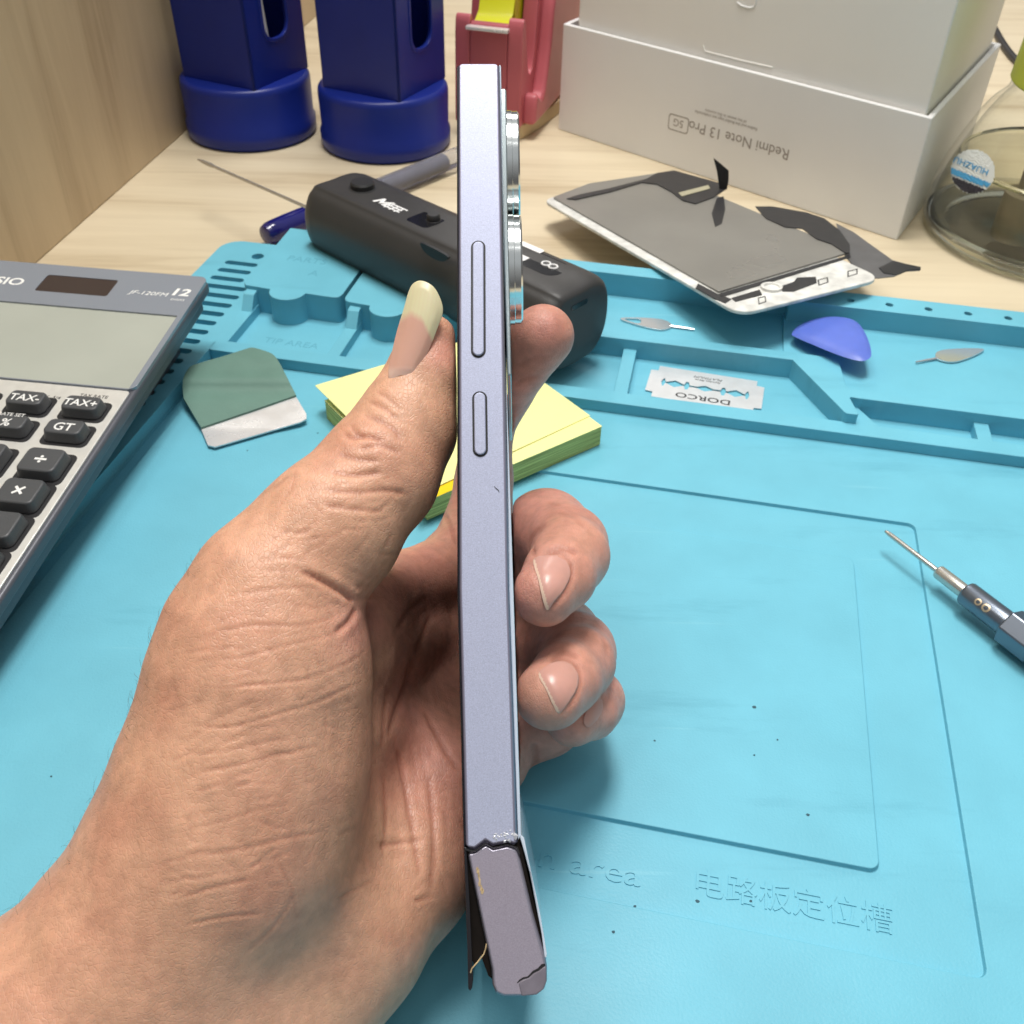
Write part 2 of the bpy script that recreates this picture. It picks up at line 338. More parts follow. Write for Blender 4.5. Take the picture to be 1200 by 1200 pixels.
# ------------------------------------------------------------------ calculator
m_cbody = mat('calculator dark edge', lin((92, 94, 102)), rough=.35, metal=.2, noise=.04)
m_cplate = mat('brushed aluminium plate', lin((226, 225, 220)), rough=.3, metal=.35, noise=.05, nscale=300, bump=.1, bscale=900)
m_cbezel = mat('grey blue bezel', lin((138, 145, 156)), rough=.25, metal=.1, coat=.6)
m_clcd = mat('calculator display', lin((170, 174, 164)), rough=.3, spec=.6, noise=.05, nscale=30)
m_csolar = mat('solar cell', lin((62, 52, 50)), rough=.18, spec=.6)
m_key = mat('charcoal key plastic', lin((74, 76, 79)), rough=.42, noise=.04, bump=.12, bscale=2500)
m_white = mat('white print', (.82, .82, .8), rough=.5)
m_black = mat('black print', (.015, .015, .017), rough=.5)
m_grove = mat('dark seam', (.012, .012, .014), rough=.6)
zt = 3.2
c0 = P(246, 326, zt); e1 = P(0, 306, zt)-c0; e1[2] = 0; e1 /= np.linalg.norm(e1)
e2 = np.cross(e1, ZA); e2 = e2 if (P(172, 462, 2.5)-c0)@e2 > 0 else -e2
slope = 1.35/17.0; e2 = e2-slope*ZA; e2 /= np.linalg.norm(e2)
fk = frame(c0, e1, e2); up = fk.z if fk.z[2] > 0 else -fk.z
fk = frame(c0, e1, e2, up)                       # a: from right edge leftwards, b: from far edge to the user, c: up
calc = thing('calculator', c0-ZA*3, 'silver desk calculator with charcoal keys and grey display lying at the left edge', 'calculator')
lens = fk.inv(172, 460)[1]
d = MB(); fb = lambda a, b, c: fk(a, b, c) if c > -1 else (lambda w: np.array([w[0], w[1], max(-.38, w[2])]))(fk(a, b, c))
d.prism(rrect(.02, 10.7, -.05, 17.4, .35), -.5, -.06, fk); d.prism(rrect(.3, 10.4, .2, 17.2, .35), -1.15, -.48, fk)
d.prism(rrect(1.3, 9.4, .9, 16.0, .3), -2.7, -.95, fb)
d.build('body', m_cbody, calc, bevel=.12, seg=4)
d = MB(); d.prism(rrect(.18, 10.5, lens, 17.2, .12), -.08, .0, fk); d.build('face_plate', m_cplate, calc, bevel=.03)
dis = [fk.inv(*q) for q in ((208, 371), (-20, 350), (-60, 440), (165, 457))]
disr = [(dis[0][0], dis[0][1]), (dis[0][0]+8.6, dis[0][1]), (dis[0][0]+8.6, lens-.07), (dis[0][0], lens-.07)]
sol = [fk.inv(*q) for q in ((143, 328), (54, 322), (37, 343), (127, 350))]
sa0, sa1 = min(q[0] for q in sol)+.1, max(q[0] for q in sol)-.1; sb0, sb1 = min(q[1] for q in sol), max(q[1] for q in sol)
solr = rrect(sa0, sa1, sb0+.1, sb1-.1, .1, 3)
bz = MB(); bz.holed(rrect(.05, 10.65, .0, lens-.03, .3), [disr, solr], -.1, .04, fk); bz.build('bezel', m_cbezel, calc, bevel=.025)
d = MB(); d.prism(disr, -.4, -.02, fk); d.build('display', m_clcd, calc)
d = MB(); d.prism(solr, -.3, .02, fk); d.build('solar_cell', m_csolar, calc)
ft = frame(fk(0, 0, 0), -e1, -e2, up)            # reading direction
def ct(s, px, py, size, m, name='lettering', h=.0, par=None, **k):
    a, b = fk.inv(px, py, h); mb = text_mb(s, size, frame(fk(a, b, h+.002), -e1, -e2, up), .004, **k); return mb.build(name, m, par or calc, smooth=False)
ct('CASIO', -4, 328.5, .62, m_white, h=.04, align='CENTER', bold=.02, xs=1.15)
ct('JF-120FM', 174, 344, .32, m_white, h=.04, shear=.2, xs=1.15)
ct('12', 211, 343, .6, m_white, h=.04, bold=.03, shear=.1, xs=1.2); ct('DIGITS', 208, 351.5, .15, m_white, h=.04, xs=1.1)
ct('TAX RATE', 110, 464.5, .2, m_black)
ct('K  5/4', 62, 466, .2, m_black)
KH = .38
def key(px, py, wa, wb, string, size, sup=None):
    a, b = fk.inv(px, py, KH)
    g = MB(); g.prism(rrect(a-wa/2-.1, a+wa/2+.1, b-wb/2-.1, b+wb/2+.1, .2, 4), .001, .012, fk)
    k = MB(); base, top = rrect(a-wa/2, a+wa/2, b-wb/2, b+wb/2, .22, 5), rrect(a-wa/2+.08, a+wa/2-.08, b-wb/2+.08, b+wb/2-.08, .18, 5)
    nn = len(base); vv = [fk(*q, 0) for q in base]+[fk(*q, KH) for q in top]
    k.add(vv, [tuple(range(nn-1, -1, -1)), tuple(range(nn, 2*nn))]+[(i, (i+1) % nn, nn+(i+1) % nn, nn+i) for i in range(nn)])
    o = k.build('key', m_key, calc, bevel=.06, seg=3); g.build('key_gap', m_grove, o, smooth=False)
    if string:
        t = text_mb(string, size, frame(fk(a, b+(.1 if sup else .05), KH+.002), -e1, -e2, up), .004, bold=.012)
        if sup: text_mb(sup, .2, frame(fk(a, b-.27, KH+.002), -e1, -e2, up), .004, t)
        t.build('key_lettering', m_white, o, smooth=False)
    return a, b
xa, xb = fk.inv(95, 471, KH); ya, yb = fk.inv(43, 537, KH); za, zb2 = fk.inv(29, 466, KH)
print('keys', (xa, xb), (ya, yb), (za, zb2), 'lens', lens, 'disp', dis, 'sol', sa0, sa1, sb0, sb1)
col = [xa, za, 2*za-xa, 3*za-2*xa]
rows = [xb, fk.inv(75, 499, KH)[1], yb, fk.inv(13, 573, KH)[1]]
pr = rows[3]-rows[2]
rows += [rows[3]+pr, rows[3]+2*pr, rows[3]+3*pr]
lab = [['TAX+', 'TAX-', 'MU', ''], ['GT', '%', '√', 'M+'], ['÷', '9', '8', '7'], ['×', '6', '5', '4'], ['-', '3', '2', '1'], ['+', '=', '0', '00'], ['', '', 'AC', 'C']]
kf = lambda a, b: fk(a, b, KH)
def project(w):
    c = M@(np.array(w)-CAM); return c[0]/c[2]*F+600, c[1]/c[2]*F+600
for r, b in enumerate(rows[:6]):
    for q, a in enumerate(col):
        px, py = project(fk(a, b, KH))
        if px < -150 or py > 1500: continue
        small = r < 2
        s = lab[r][q]
        key(px, py, 1.28, .78 if small else 1.12, s, .42 if len(s) > 2 else (.46 if small else .72), 'RATE SET' if s == '%' else None)

# ------------------------------------------------------------------ scraper
m_green = mat('worn green grip', lin((98, 132, 120)), rough=.6, noise=.1, nscale=60, bump=.3, bscale=700)
m_steel = mat('polished steel', (.82, .82, .83), rough=.25, metal=.45, noise=.05, nscale=120, bump=.08, bscale=600, rvar=.1)
def zs_(py): return .10+.62*max(0, min(1, (505-py)/80))+.07*math.exp(-((py-448)/7)**2)-.05*math.exp(-((py-462)/8)**2)
gp = [(216, 470), (215, 450), (221, 436), (231, 430), (262, 421), (290, 412), (298, 411), (312, 415), (322, 420), (330, 432), (347, 465)]
sp_ = [(236, 504), (347, 466), (359, 486), (359.5, 492), (352, 496), (252, 525), (244, 523)]
def sheet_mb(pxs, zf, th, n=26):
    """an outline lying on a curved surface z = zf(py), given a thickness"""
    poly = np.array(pxs); x0, y0 = poly.min(0); x1, y1 = poly.max(0)
    bm = bmesh.new(); L = [bm.verts.new((x, y, 0)) for x, y in pxs]; f = bm.faces.new(L)
    for k in range(1, n):
        for no, c in (((0, 1, 0), (0, y0+(y1-y0)*k/n, 0)), ((1, 0, 0), (x0+(x1-x0)*k/n, 0, 0))):
            bmesh.ops.bisect_plane(bm, geom=bm.verts[:]+bm.edges[:]+bm.faces[:], plane_co=c, plane_no=no)
    bm.verts.index_update(); mb = MB(); nv = len(bm.verts); vv = [(v.co.x, v.co.y) for v in bm.verts]
    lo = [P(x, y, zf(y)) for x, y in vv]; hi = [p+ZA*th for p in lo]
    fs = [tuple(v.index for v in f.verts) for f in bm.faces]
    bd = [(e.verts[0].index, e.verts[1].index) for e in bm.edges if len(e.link_faces) == 1]
    bm.free(); mb.add(lo+hi, [f[::-1] for f in fs]+[tuple(i+nv for i in f) for f in fs]+[(a, b, b+nv, a+nv) for a, b in bd]); return mb
sc = thing('scraper', P(290, 470, 0), 'small flat scraper with worn green grip and bare steel edge beside the calculator', 'scraper')
sheet_mb([(236, 504), (347, 466)]+sp_[2:], zs_, .05).build('blade', m_steel, sc)
sheet_mb(spline(gp[:-1], 3)[:-1]+[(330, 432), (347.5, 466.5), (300, 483), (236.5, 504.5)], zs_, .13).build('grip', m_green, sc, bevel=.04, angle=60)

# ------------------------------------------------------------------ sticky notes
m_note = mat('pale yellow paper', lin((240, 238, 165)), rough=.8, spec=.2, noise=.02)
m_edge = mat('paper edges', lin((205, 208, 130)), rough=.85, spec=.15)
def sheets(m, c1, c2):             # many thin sheet edges, one above the other
    nt = m.node_tree; N = nt.nodes.new; L = nt.links.new; tc = next(n for n in nt.nodes if n.type == 'TEX_COORD')
    mp = N('ShaderNodeMapping'); mp.inputs['Scale'].default_value = (45, 45, 3600); L(tc.outputs['Object'], mp.inputs['Vector'])
    n1 = N('ShaderNodeTexNoise'); n1.inputs['Scale'].default_value = 1; n1.inputs['Detail'].default_value = 2; L(mp.outputs['Vector'], n1.inputs['Vector'])
    cr = N('ShaderNodeValToRGB'); e = cr.color_ramp.elements; e[0].position = .35; e[0].color = (*c1, 1); e[1].position = .62; e[1].color = (*c2, 1)
    L(n1.outputs['Fac'], cr.inputs['Fac']); L(cr.outputs['Color'], nt.nodes['Principled BSDF'].inputs['Base Color'])
sheets(m_edge, lin((150, 150, 86)), lin((218, 220, 140)))
m_flag = mat('bright yellow paper', lin((240, 205, 40)), rough=.8, spec=.2)
st = thing('sticky_note_pad', P(560, 500, 0), 'pad of pale yellow sticky notes on the mat behind the hand and phone', 'note pad')
A_, B_, D_ = P(703, 500, .8), P(497, 588, .8), P(383, 468, .8)
fx = frame((A_+B_+P(383, 468, .8)+(A_+D_-B_))/4*np.array([1, 1, 0]), A_-B_, D_-B_)
la, lb = np.linalg.norm(A_-B_)/2, np.linalg.norm((D_-B_)@fx.y)/2
d = MB(); d.box(-la, la, -lb, lb, .02, .76, fx)
d.build('note_stack', m_edge, st, smooth=False)
d = MB(); d.box(-la-.01, la+.01, -lb-.01, lb+.01, .765, .79, fx); d.build('top_note', m_note, st, smooth=False)
fy = sub_frame(fx, .05, .5, 0, .02)
d = MB(); d.add([fy(-la, -lb-.1, .83), fy(la*.98, -lb+.1, .80), fy(la*.98, lb, .80), fy(-la, lb+.2, 1.05),
                 fy(-la, -lb-.1, .85), fy(la*.98, -lb+.1, .82), fy(la*.98, lb, .82), fy(-la, lb+.2, 1.07)],
                [(3, 2, 1, 0), (4, 5, 6, 7), (0, 1, 5, 4), (1, 2, 6, 5), (2, 3, 7, 6), (3, 0, 4, 7)])
d.build('lifted_note', m_note, st, smooth=False)
d = MB(); p = fx.inv(513, 576, .8); d.box(p[0]-.7, p[0]+1.2, -lb-.012, -lb+.9, .795, .80, fx); d.build('paper_flag', m_flag, st, smooth=False)

# ------------------------------------------------------------------ razor blade, sim pins, pick
m_blade = mat('razor steel', (.78, .79, .80), rough=.3, metal=.4, noise=.05, nscale=200)
fr_ = frame(P(826, 456, .09), P(893, 474, .09)-P(757, 452, .09), VA)
rb = thing('razor_blade', fr_.o, 'double edged razor blade with wavy slot lying in the tray compartment', 'razor blade')
L2, W2 = 2.12, 1.08
out = [(-L2, -.72), (-L2+.28, -.75), (-L2+.28, -W2), (L2-.28, -W2), (L2-.28, -.75), (L2, -.72), (L2, .72), (L2-.28, .75), (L2-.28, W2), (-L2+.28, W2), (-L2+.28, .75), (-L2, .72)]
top = []
for x in np.linspace(-1.62, 1.62, 66):
    h = .05
    for c, r_, hh in ((0, .3, .2), (-1.12, .32, .24), (1.12, .32, .24)):
        t = abs(x-c)/r_
        if t < 1: h = max(h, hh*(1-t)+.05*t)
    for c in (-1.55, 1.55, -.68, .68):
        if abs(x-c) < .07: h = .26
    top.append((x, h))
hole = top+[(x, -h) for x, h in top[::-1]]
d = MB(); d.holed(out, [hole], 0, .025, fr_); d.build('blade', m_blade, rb, smooth=False)
d = MB(); text_mb('DORCO', .44, frame(fr_(0, -.68, .027), -fr_.x, -fr_.y), .003, d, bold=.01, xs=1.25)
text_mb('PLATINUM', .2, frame(fr_(.05, .72, .027), -fr_.x, -fr_.y), .003, d, xs=1.1, shear=.3); text_mb('Stainless Blade', .14, frame(fr_(.05, .52, .027), -fr_.x, -fr_.y), .003, d, xs=1.15, shear=.3)
d.build('lettering', m_black, rb, smooth=False)
m_pin = mat('bright pin steel', (.72, .72, .73), rough=.22, metal=.7)
def pin(o, tip, tail, label, z, w, open_=True):
    o = np.array(o); f = frame(o, tip-tail, np.cross(ZA, tip-tail)); L = np.linalg.norm(tip-tail)
    t = thing('sim_eject_pin', o, label, 'eject pin', 'loose sim eject pins in the tray')
    pts = spline([(-L*.5, 0), (-L*.3, w*.62), (-L*.02, w), (L*.12, w*.8), (L*.2, .05), (L*.2, -.05), (L*.12, -w*.8), (-L*.02, -w), (-L*.3, -w*.62)], 5, True)
    hole = [tuple(q) for q in spline([(-L*.45, 0), (-L*.33, w*.38), (-L*.24, w*.42), (-L*.22, 0), (-L*.24, -w*.42), (-L*.33, -w*.38)], 4, True)]
    d = MB(); d.holed([tuple(q) for q in pts], [hole] if open_ else [], 0, .06, f); d.build('head', m_pin, t, bevel=.02, seg=2)
    d = MB(); d.tube([f(L*.18, 0, .04), f(L*.5, 0, .05)], [.05, .035], 8); d.build('pin', m_pin, t)
pin(P(770, 381, .52), P(822, 388, .52), P(735, 375, .52), 'bright steel sim eject pin under the edge of the old phone screen', .52, .42)
pin(P(1113, 418, .66), P(1070, 427, .66), P(1150, 412, .66), 'dull grey sim eject pin right of the purple pick', .66, .42, False)
m_pick = mat('purple plastic', lin((92, 114, 204)), rough=.38, noise=.06, nscale=120, sss=.1)
pk = [(928, 391), (934, 383), (950, 375), (972, 371), (995, 373), (1008, 381), (1017, 397), (1021, 412), (1019, 420), (1008, 423), (985, 417), (955, 405), (932, 395)]
zpick = lambda q: 1.05+.35*(q[0]-928)/93
cen = np.mean(pk, 0); vv = []; rings = (1.0, .93, .8, .4)
for k, s_ in enumerate(rings):
    for q in spline(pk, 3, True):
        qq = cen+(np.array(q)-cen)*s_; p = P(*qq, zpick(qq)); vv.append(p+ZA*(0, .05, .12, .13)[k])
nn = len(vv)//4; d = MB(); fs = [(j*nn+i, j*nn+(i+1) % nn, (j+1)*nn+(i+1) % nn, (j+1)*nn+i) for j in range(3) for i in range(nn)]
d.add(vv, fs+[tuple(range(3*nn, 4*nn)), tuple(range(nn-1, -1, -1))]); o = d.build('opening_pick', m_pick, bevel=0, angle=70)
tag(o, 'translucent purple triangular opening pick leaning on the tray wall', 'pick')

# ------------------------------------------------------------------ screwdriver
m_gun = mat('blue grey anodised metal', lin((118, 126, 138)), rough=.3, metal=.8, noise=.03)
m_shank = mat('bright shank steel', lin((200, 197, 190)), rough=.25, metal=.75)
a = P(1037, 622, .62); b = P(1160, 716, .62); ax = (b-a)/np.linalg.norm(b-a)
fs_d = frame(a, np.cross(ZA, ax), ZA, ax)          # lathe axis = third axis
s_at = lambda px, py: (P(px, py, .62)-a)@ax
sd = thing('screwdriver', P(1130, 700, 0), 'precision screwdriver with thin bit and grey metal handle on the bare mat', 'screwdriver')
k1, k2, k3 = s_at(1098, 669), s_at(1130, 694), s_at(1180, 732)
d = MB(); d.lathe([(.02, 0), (.05, .04), (.075, .2), (.08, k1+.05)], 16, fs_d); d.build('bit', m_shank, sd)
d = MB(); d.lathe([(.12, k1-.02), (.19, k1+.03), (.21, k1+.08), (.21, k2+.05)], 32, fs_d); d.build('chuck', m_shank, sd)
d = MB(); d.lathe([(.24, k2-.02), (.33, k2+.03), (.36, k2+.09), (.36, k3+.1)], 40, fs_d); hb = d.build('handle', m_gun, sd)
d = MB()
for ang in (0.7, ):
    f6 = [( .56*math.cos(math.pi/3*i+ang), .56*math.sin(math.pi/3*i+ang)) for i in range(6)]
    d.prism(f6, k3, k3+1.0, fs_d)
d.build('hex_collar', m_gun, sd, bevel=.06)
d = MB(); d.lathe([(.5, k3+.9), (.5, k3+1.2), (.42, k3+1.3), (.42, k3+8), (.5, k3+8.3), (.5, k3+9), (.3, k3+9.3)], 40, fs_d); d.build('grip', m_gun, sd)
m_gold = mat('engraved gold mark', lin((200, 180, 150)), rough=.35, metal=.6)
d = MB(); fmk = frame(fs_d(0, 0, (k2+k3)/2), ax, np.cross(ZA, ax))
cview = (CAM-fmk.o); cview -= (cview@ax)*ax; cview /= np.linalg.norm(cview); side = np.cross(cview, ax)
for q, r_ in ((-.14, .1), (.12, .12)):
    ring_ = [(q+r_*math.cos(t), r_*math.sin(t)) for t in np.linspace(0, 2*math.pi, 18)[:-1]]; ins = [(q+.55*r_*math.cos(t), .55*r_*math.sin(t)) for t in np.linspace(0, 2*math.pi, 18)[:-1]]
    cylf = lambda x, y, z: fs_d(0, 0, (k2+k3)/2)+ax*x+(.362+z)*(math.cos(y/.36)*cview+math.sin(y/.36)*side)
    d.holed(ring_, [ins], 0, .004, cylf)
d.build('engraved_mark', m_gold, hb, smooth=False)
# ------------------------------------------------------------------ black handheld tool
m_tool = mat('black rubberised plastic', lin((58, 57, 57)), rough=.45, noise=.06, bump=.15, bscale=2500)
m_toolb = mat('black button', lin((48, 48, 49)), rough=.4)
m_gloss = mat('gloss black panel', (.012, .012, .014), rough=.12)
m_logo = mat('white logo print', (.8, .8, .8), rough=.5)
na, nb = P(232, 187, 2.2), P(362, 244, 2.2)
ZT = 3.8
r0, r1 = P(410, 232, ZT), P(653, 343, ZT); ex = (r1-r0)/np.linalg.norm(r1-r0); ey = np.cross(ZA, ex)
cl = r0+ey*.95; cl[2] = 0
a_l = (P(366, 250, 2.4)-cl)@ex
fd = frame(cl+ex*a_l, ex, ey)
LT = (r1-fd.o)@ex+.35
tool = thing('heat_tool', fd(LT/2, 0, 0), 'black rubberised handheld tool with two buttons and a needle, lying across the mat', 'hand tool')
sec = spline([(-.95, ZT), (0, ZT), (.95, ZT), (1.55, ZT-.35), (1.8, 2.6), (1.72, 1.5), (1.2, .75), (.5, .56), (-.5, .56), (-1.2, .75), (-1.72, 1.5), (-1.8, 2.6), (-1.5, ZT-.42), (-1.2, ZT-.14)], 5, True)
xs_ = [(0, .35), (.0, .68), (.06, .8), (.2, .9), (.45, .965), (.8, 1), (LT-.8, 1), (LT-.45, .985), (LT-.2, .95), (LT-.05, .89), (LT, .83), (LT, .4)]
d = MB(); vv = []; n = len(sec)
for x, k in xs_: vv += [fd(x, y*k, 2.2+(z-2.2)*k) for y, z in sec]
d.add(vv, [(i*n+j, i*n+(j+1) % n, (i+1)*n+(j+1) % n, (i+1)*n+j) for i in range(len(xs_)-1) for j in range(n)]+[tuple(range(n)), tuple(range((len(xs_)-1)*n, len(xs_)*n))])
d.build('body', m_tool, tool, angle=50)
ftop = sub_frame(fd, 0, 0, ZT)
def tp(px, py): return ftop.inv(px, py, 0)
q = tp(425, 220); d = MB(); d.lathe([(.62, -.02), (.6, .015), (.56, .02), (.5, .02), (.5, .2), (.44, .27), (.0, .27)], 32, sub_frame(ftop, q[0], q[1])); d.build('power_button', m_toolb, tool)
q = tp(508, 258); d = MB(); d.lathe([(.36, -.02), (.3, .015), (.27, .02), (.27, .2), (.22, .26), (0, .26)], 28, sub_frame(ftop, q[0], q[1])); d.build('mode_button', m_toolb, tool)
q = tp(497, 256); d = MB(); d.prism(rrect(q[0]-.45, q[0]+.75, q[1]-.62, q[1]+.5, .2), 0, .012, ftop); d.build('button_recess', m_gloss, tool)
ql = tp(453, 241)
fl = sub_frame(ftop, ql[0], ql[1], .004)
d = MB(); text_mb('M', .95, sub_frame(fl, -.48, 0), .004, d, shear=.35, bold=.03, xs=1.05)
for k, (x0, x1, y) in enumerate(((0, .95, .27), (.02, .8, .1), (-.05, .85, -.07), (-.1, .75, -.25))): d.box(x0, x1, y-.04, y+.04, 0, .004, sub_frame(fl, .05*y, 0))
for x in (.08, .38, .68): d.prism([(x-.12, -.28), (x-.04, -.28), (x+.12, .3), (x+.04, .3)], .001, .005, fl)
d.build('logo', m_logo, tool, smooth=False)
q = tp(616, 296); d = MB(); d.prism(rrect(q[0]-.75, q[0]+.42, q[1]-.62, q[1]+.62, .1), .0, .012, ftop); d.build('white_label', m_logo, tool)
q = tp(643, 312); d = MB(); d.prism(rrect(q[0]-1.5, q[0]+.7, q[1]-.62, q[1]+.6, .5), .0, .01, ftop); d.build('display_window', m_gloss, tool)
d = MB()
for s_ in (-.17, .17):
    d.tube([ftop(q[0]+s_+.16*math.cos(t), q[1]+.05+.16*math.sin(t), .03) for t in np.linspace(0, 2*math.pi, 25)], .035, 6)
d.build('symbol', m_logo, tool, smooth=False)
fs1 = frame(fd(0, -1.79, 0), fd.x, ZA); q = fs1.inv(509, 297); d = MB(); d.prism(spline([(q[0]-.75, q[1]+.16), (q[0]-.3, q[1]+.2), (q[0]+.4, q[1]+.18), (q[0]+.75, q[1]+.1), (q[0]+.5, q[1]-.14), (q[0], q[1]-.22), (q[0]-.55, q[1]-.1)], 3, True), -.1, .02, fs1); d.build('side_slot', m_black, tool)
fs2 = frame(fd(LT, 0, 0), fd.y, ZA); q = fs2.inv(679, 357); d = MB(); d.prism(rrect(q[0]-.45, q[0]+.45, q[1]-.1, q[1]+.1, .1), -.05, .015, fs2); d.build('charging_port', m_gloss, tool)
d = MB(); d.tube([na, na+(nb-na)*.05, na+(nb-na)*.12, na+(nb-na)*.16, nb, nb+(nb-na)*.12], [.04, .09, .11, .075, .075, .08], 10); d.build('needle', m_shank, tool)

# ------------------------------------------------------------------ ballpoint pen behind the tool
m_navy = mat('navy gloss plastic', (.012, .012, .14), rough=.12, coat=.5)
m_smoke = mat('smoky clear plastic', (.75, .75, .78), rough=.12, trans=.85, ior=1.3)
m_ink = mat('dark refill', lin((92, 92, 118)), rough=.5)
p0, p1 = P(317, 273, .2), P(545, 180, .2); pe = (p1-p0)/np.linalg.norm(p1-p0); L_ = np.linalg.norm(p1-p0)
fpn = frame(p0, np.cross(ZA, pe), ZA, pe)
pen = thing('ballpoint_pen', P(430, 225, -.4), 'pen with navy cap and smoky clear barrel lying behind the black tool', 'pen')
c_ = L_*.42
d = MB(); d.lathe([(.3, -.35), (.42, -.3), (.5, -.1), (.54, .2), (.56, 1), (.56, c_)], 32, fpn); d.build('cap', m_navy, pen)
d = MB(); d.lathe([(.5, c_), (.5, L_-.4)], 32, fpn); d.build('barrel', m_smoke, pen)
d = MB(); d.lathe([(.3, c_), (.3, L_*.88)], 20, fpn); d.build('refill', m_ink, pen)

# ------------------------------------------------------------------ white carton and lid
m_card = mat('white coated card', (.82, .82, .82), rough=.5, spec=.35, noise=.015, nscale=30)
m_card2 = mat('white inner card', (.85, .83, .79), rough=.55, spec=.3, noise=.015, nscale=30)
m_rim = mat('carton cut edge', (.82, .82, .82), rough=.6)
m_txt = mat('grey box print', lin((150, 142, 138)), rough=.6)
zl = 5.4
FR, FL, RR = P(1092.5, 138.7, zl), P(660, 27.5, zl), P(1173.7, 51, zl)
fb_ = frame(FR*np.array([1, 1, 0])+ZA*-.4, FL-FR, np.cross(FL-FR, ZA) if np.cross(FL-FR, ZA)@(RR-FR) > 0 else -np.cross(FL-FR, ZA), ZA)
fbo = fb_; sk_ = (RR-FR)/np.linalg.norm(RR-FR)
def fb_(a, b, c): return fbo.o+a*fbo.x+b*sk_+c*ZA          # the soft card box stands slightly out of square
fb_.x, fb_.y = fbo.x, fbo.y
BW, BD = np.linalg.norm(FL-FR), np.linalg.norm(RR-FR); HB = zl+.4; th = .28
lid = thing('open_box', fb_(BW/2, BD/2, 0), 'white carton lid with upside down print, standing open side up on the desk', 'box')
d = MB(); d.box(0, BW, 0, th, 0, HB, fb_); d.box(0, BW, BD-th, BD, 0, HB, fb_); d.box(0, th, th+.002, BD-th-.002, 0, HB, fb_); d.box(BW-th, BW, th+.002, BD-th-.002, 0, HB, fb_); d.box(th+.002, BW-th-.002, th+.002, BD-th-.002, 0.02, .2, fb_)
d.build('carton_walls', m_card, lid, bevel=.07, seg=3)
ff = frame(fb_(0, 0, 0), fb_.x, ZA, -fb_.y)          # front face of the lid
def bt(s, p, q, size, depth=.004, shift=0, **k):
    a0, b0 = ff.inv(*p); a1, b1 = ff.inv(*q); ang = math.atan2(b1-b0, a1-a0)
    cx, cy = (a0+a1)/2, (b0+b1)/2
    fr = frame(ff((a0+a1)/2+shift, (b0+b1)/2, .003), ff.x, -ff.y, ff.z)
    return text_mb(s, size, fr, depth, **k)
d = bt('Redmi Note 13 Pro', (908, 175), (806, 147), .76, shift=-.45, xs=1.0)
tw = max(v[0] for v in d.v)-min(v[0] for v in d.v)
bt('Redmi and the Redmi logo are trademarks', (887, 150), (815, 132), .22, mb=d, xs=1.0); bt('of the owner in this country', (887, 145), (815, 127), .22, mb=d, xs=1.0)
bt('5G', (803, 146), (787, 142), .55, mb=d)
a0, b0 = ff.inv(795, 145); d.holed(rrect(a0-.65, a0+.65, b0-.42, b0+.42, .15, 3), [rrect(a0-.6, a0+.6, b0-.37, b0+.37, .13, 3)], .003, .007, ff)
d.build('lettering', m_txt, lid, smooth=False)
inn = thing('inner_box', fb_(BW/2, BD/2, .3), 'plain white inner carton pushed upright into the open lid', 'box')
ins_l, ins_r, ins_f = .85, .38, .33
d = MB(); d.box(ins_r, BW-ins_l, ins_f, BD-.9, .25, HB+8.5, fb_); d.build('carton_body', m_card2, inn, bevel=.1, seg=3)
fi = frame(fb_(0, ins_f, 0), fb_.x, ZA, -fb_.y)
d = MB(); d.tube([fi(*fi.inv(*q), .0) for q in ((824, 53), (826, 60), (865, 70), (905, 79))], .045, 8); d.build('embossed_line', m_card2, inn)
d = MB(); d.tube([fi(*q, .0) for q in spline([fi.inv(*q) for q in ((864, 3), (870, 7), (880, 9), (885, 5), (887, -12))], 4)], .05, 8); d.build('thumb_notch', m_rim, inn)

# ------------------------------------------------------------------ old phone screen
m_sframe = mat('white screen frame', (.66, .66, .63), rough=.4, noise=.22, nscale=170)
m_splate = mat('grey screen backplate', lin((146, 144, 139)), rough=.3, metal=.35, noise=.1, nscale=22, rvar=.06)
m_flex = mat('black flex cable', lin((44, 44, 47)), rough=.4, noise=.15, nscale=200)
m_conn = mat('beige connector', lin((170, 165, 140)), rough=.5)
m_film = mat('dark grey film', lin((92, 92, 94)), rough=.35, noise=.1, nscale=150)
As, Bs = P(634, 233, .9), P(867, 368, 2.3)
dd = (Bs-As)/np.linalg.norm(Bs-As)
rC = ray(1022, 320); tC = ((Bs-CAM)@dd)/(rC@dd); Cs = CAM+tC*rC
print('lcd C', Cs, np.linalg.norm(Bs-As), np.linalg.norm(Cs-Bs))
Cs = P(1022, 320, min(max(Cs[2], 1.9), 2.15))
fL = frame(As, Bs-As, Cs-Bs)
LL, LW = np.linalg.norm(Bs-As), (Cs-Bs)@fL.y
scr = thing('phone_screen', fL(LL/2, LW/2, 0), 'old white framed phone screen lying face down with torn black flex cables', 'phone screen')
d = MB(); d.prism(rrect(0, LL, 0, LW, .75), -.16, .0, fL); d.build('frame', m_sframe, scr, bevel=.05)
I = lambda pts, c=0: [fL.inv(x, y, c) for x, y in pts]
pl = I([(648, 233), (690, 217), (775, 204), (997, 297), (842, 344)])
d = MB(); d.prism(rounded(pl, .1), .0, .09, fL); d.build('backplate', m_splate, scr, bevel=.02)
d = MB(); fx_ = [(664, 233), (680, 228), (714, 221), (757, 210), (770, 203), (790, 200), (815, 207), (847, 216), (852, 221), (837, 231), (815, 239), (800, 235), (787, 225), (770, 216), (752, 214), (715, 225), (675, 234)]
d.prism(I(fx_, .12), .1, .14, fL)
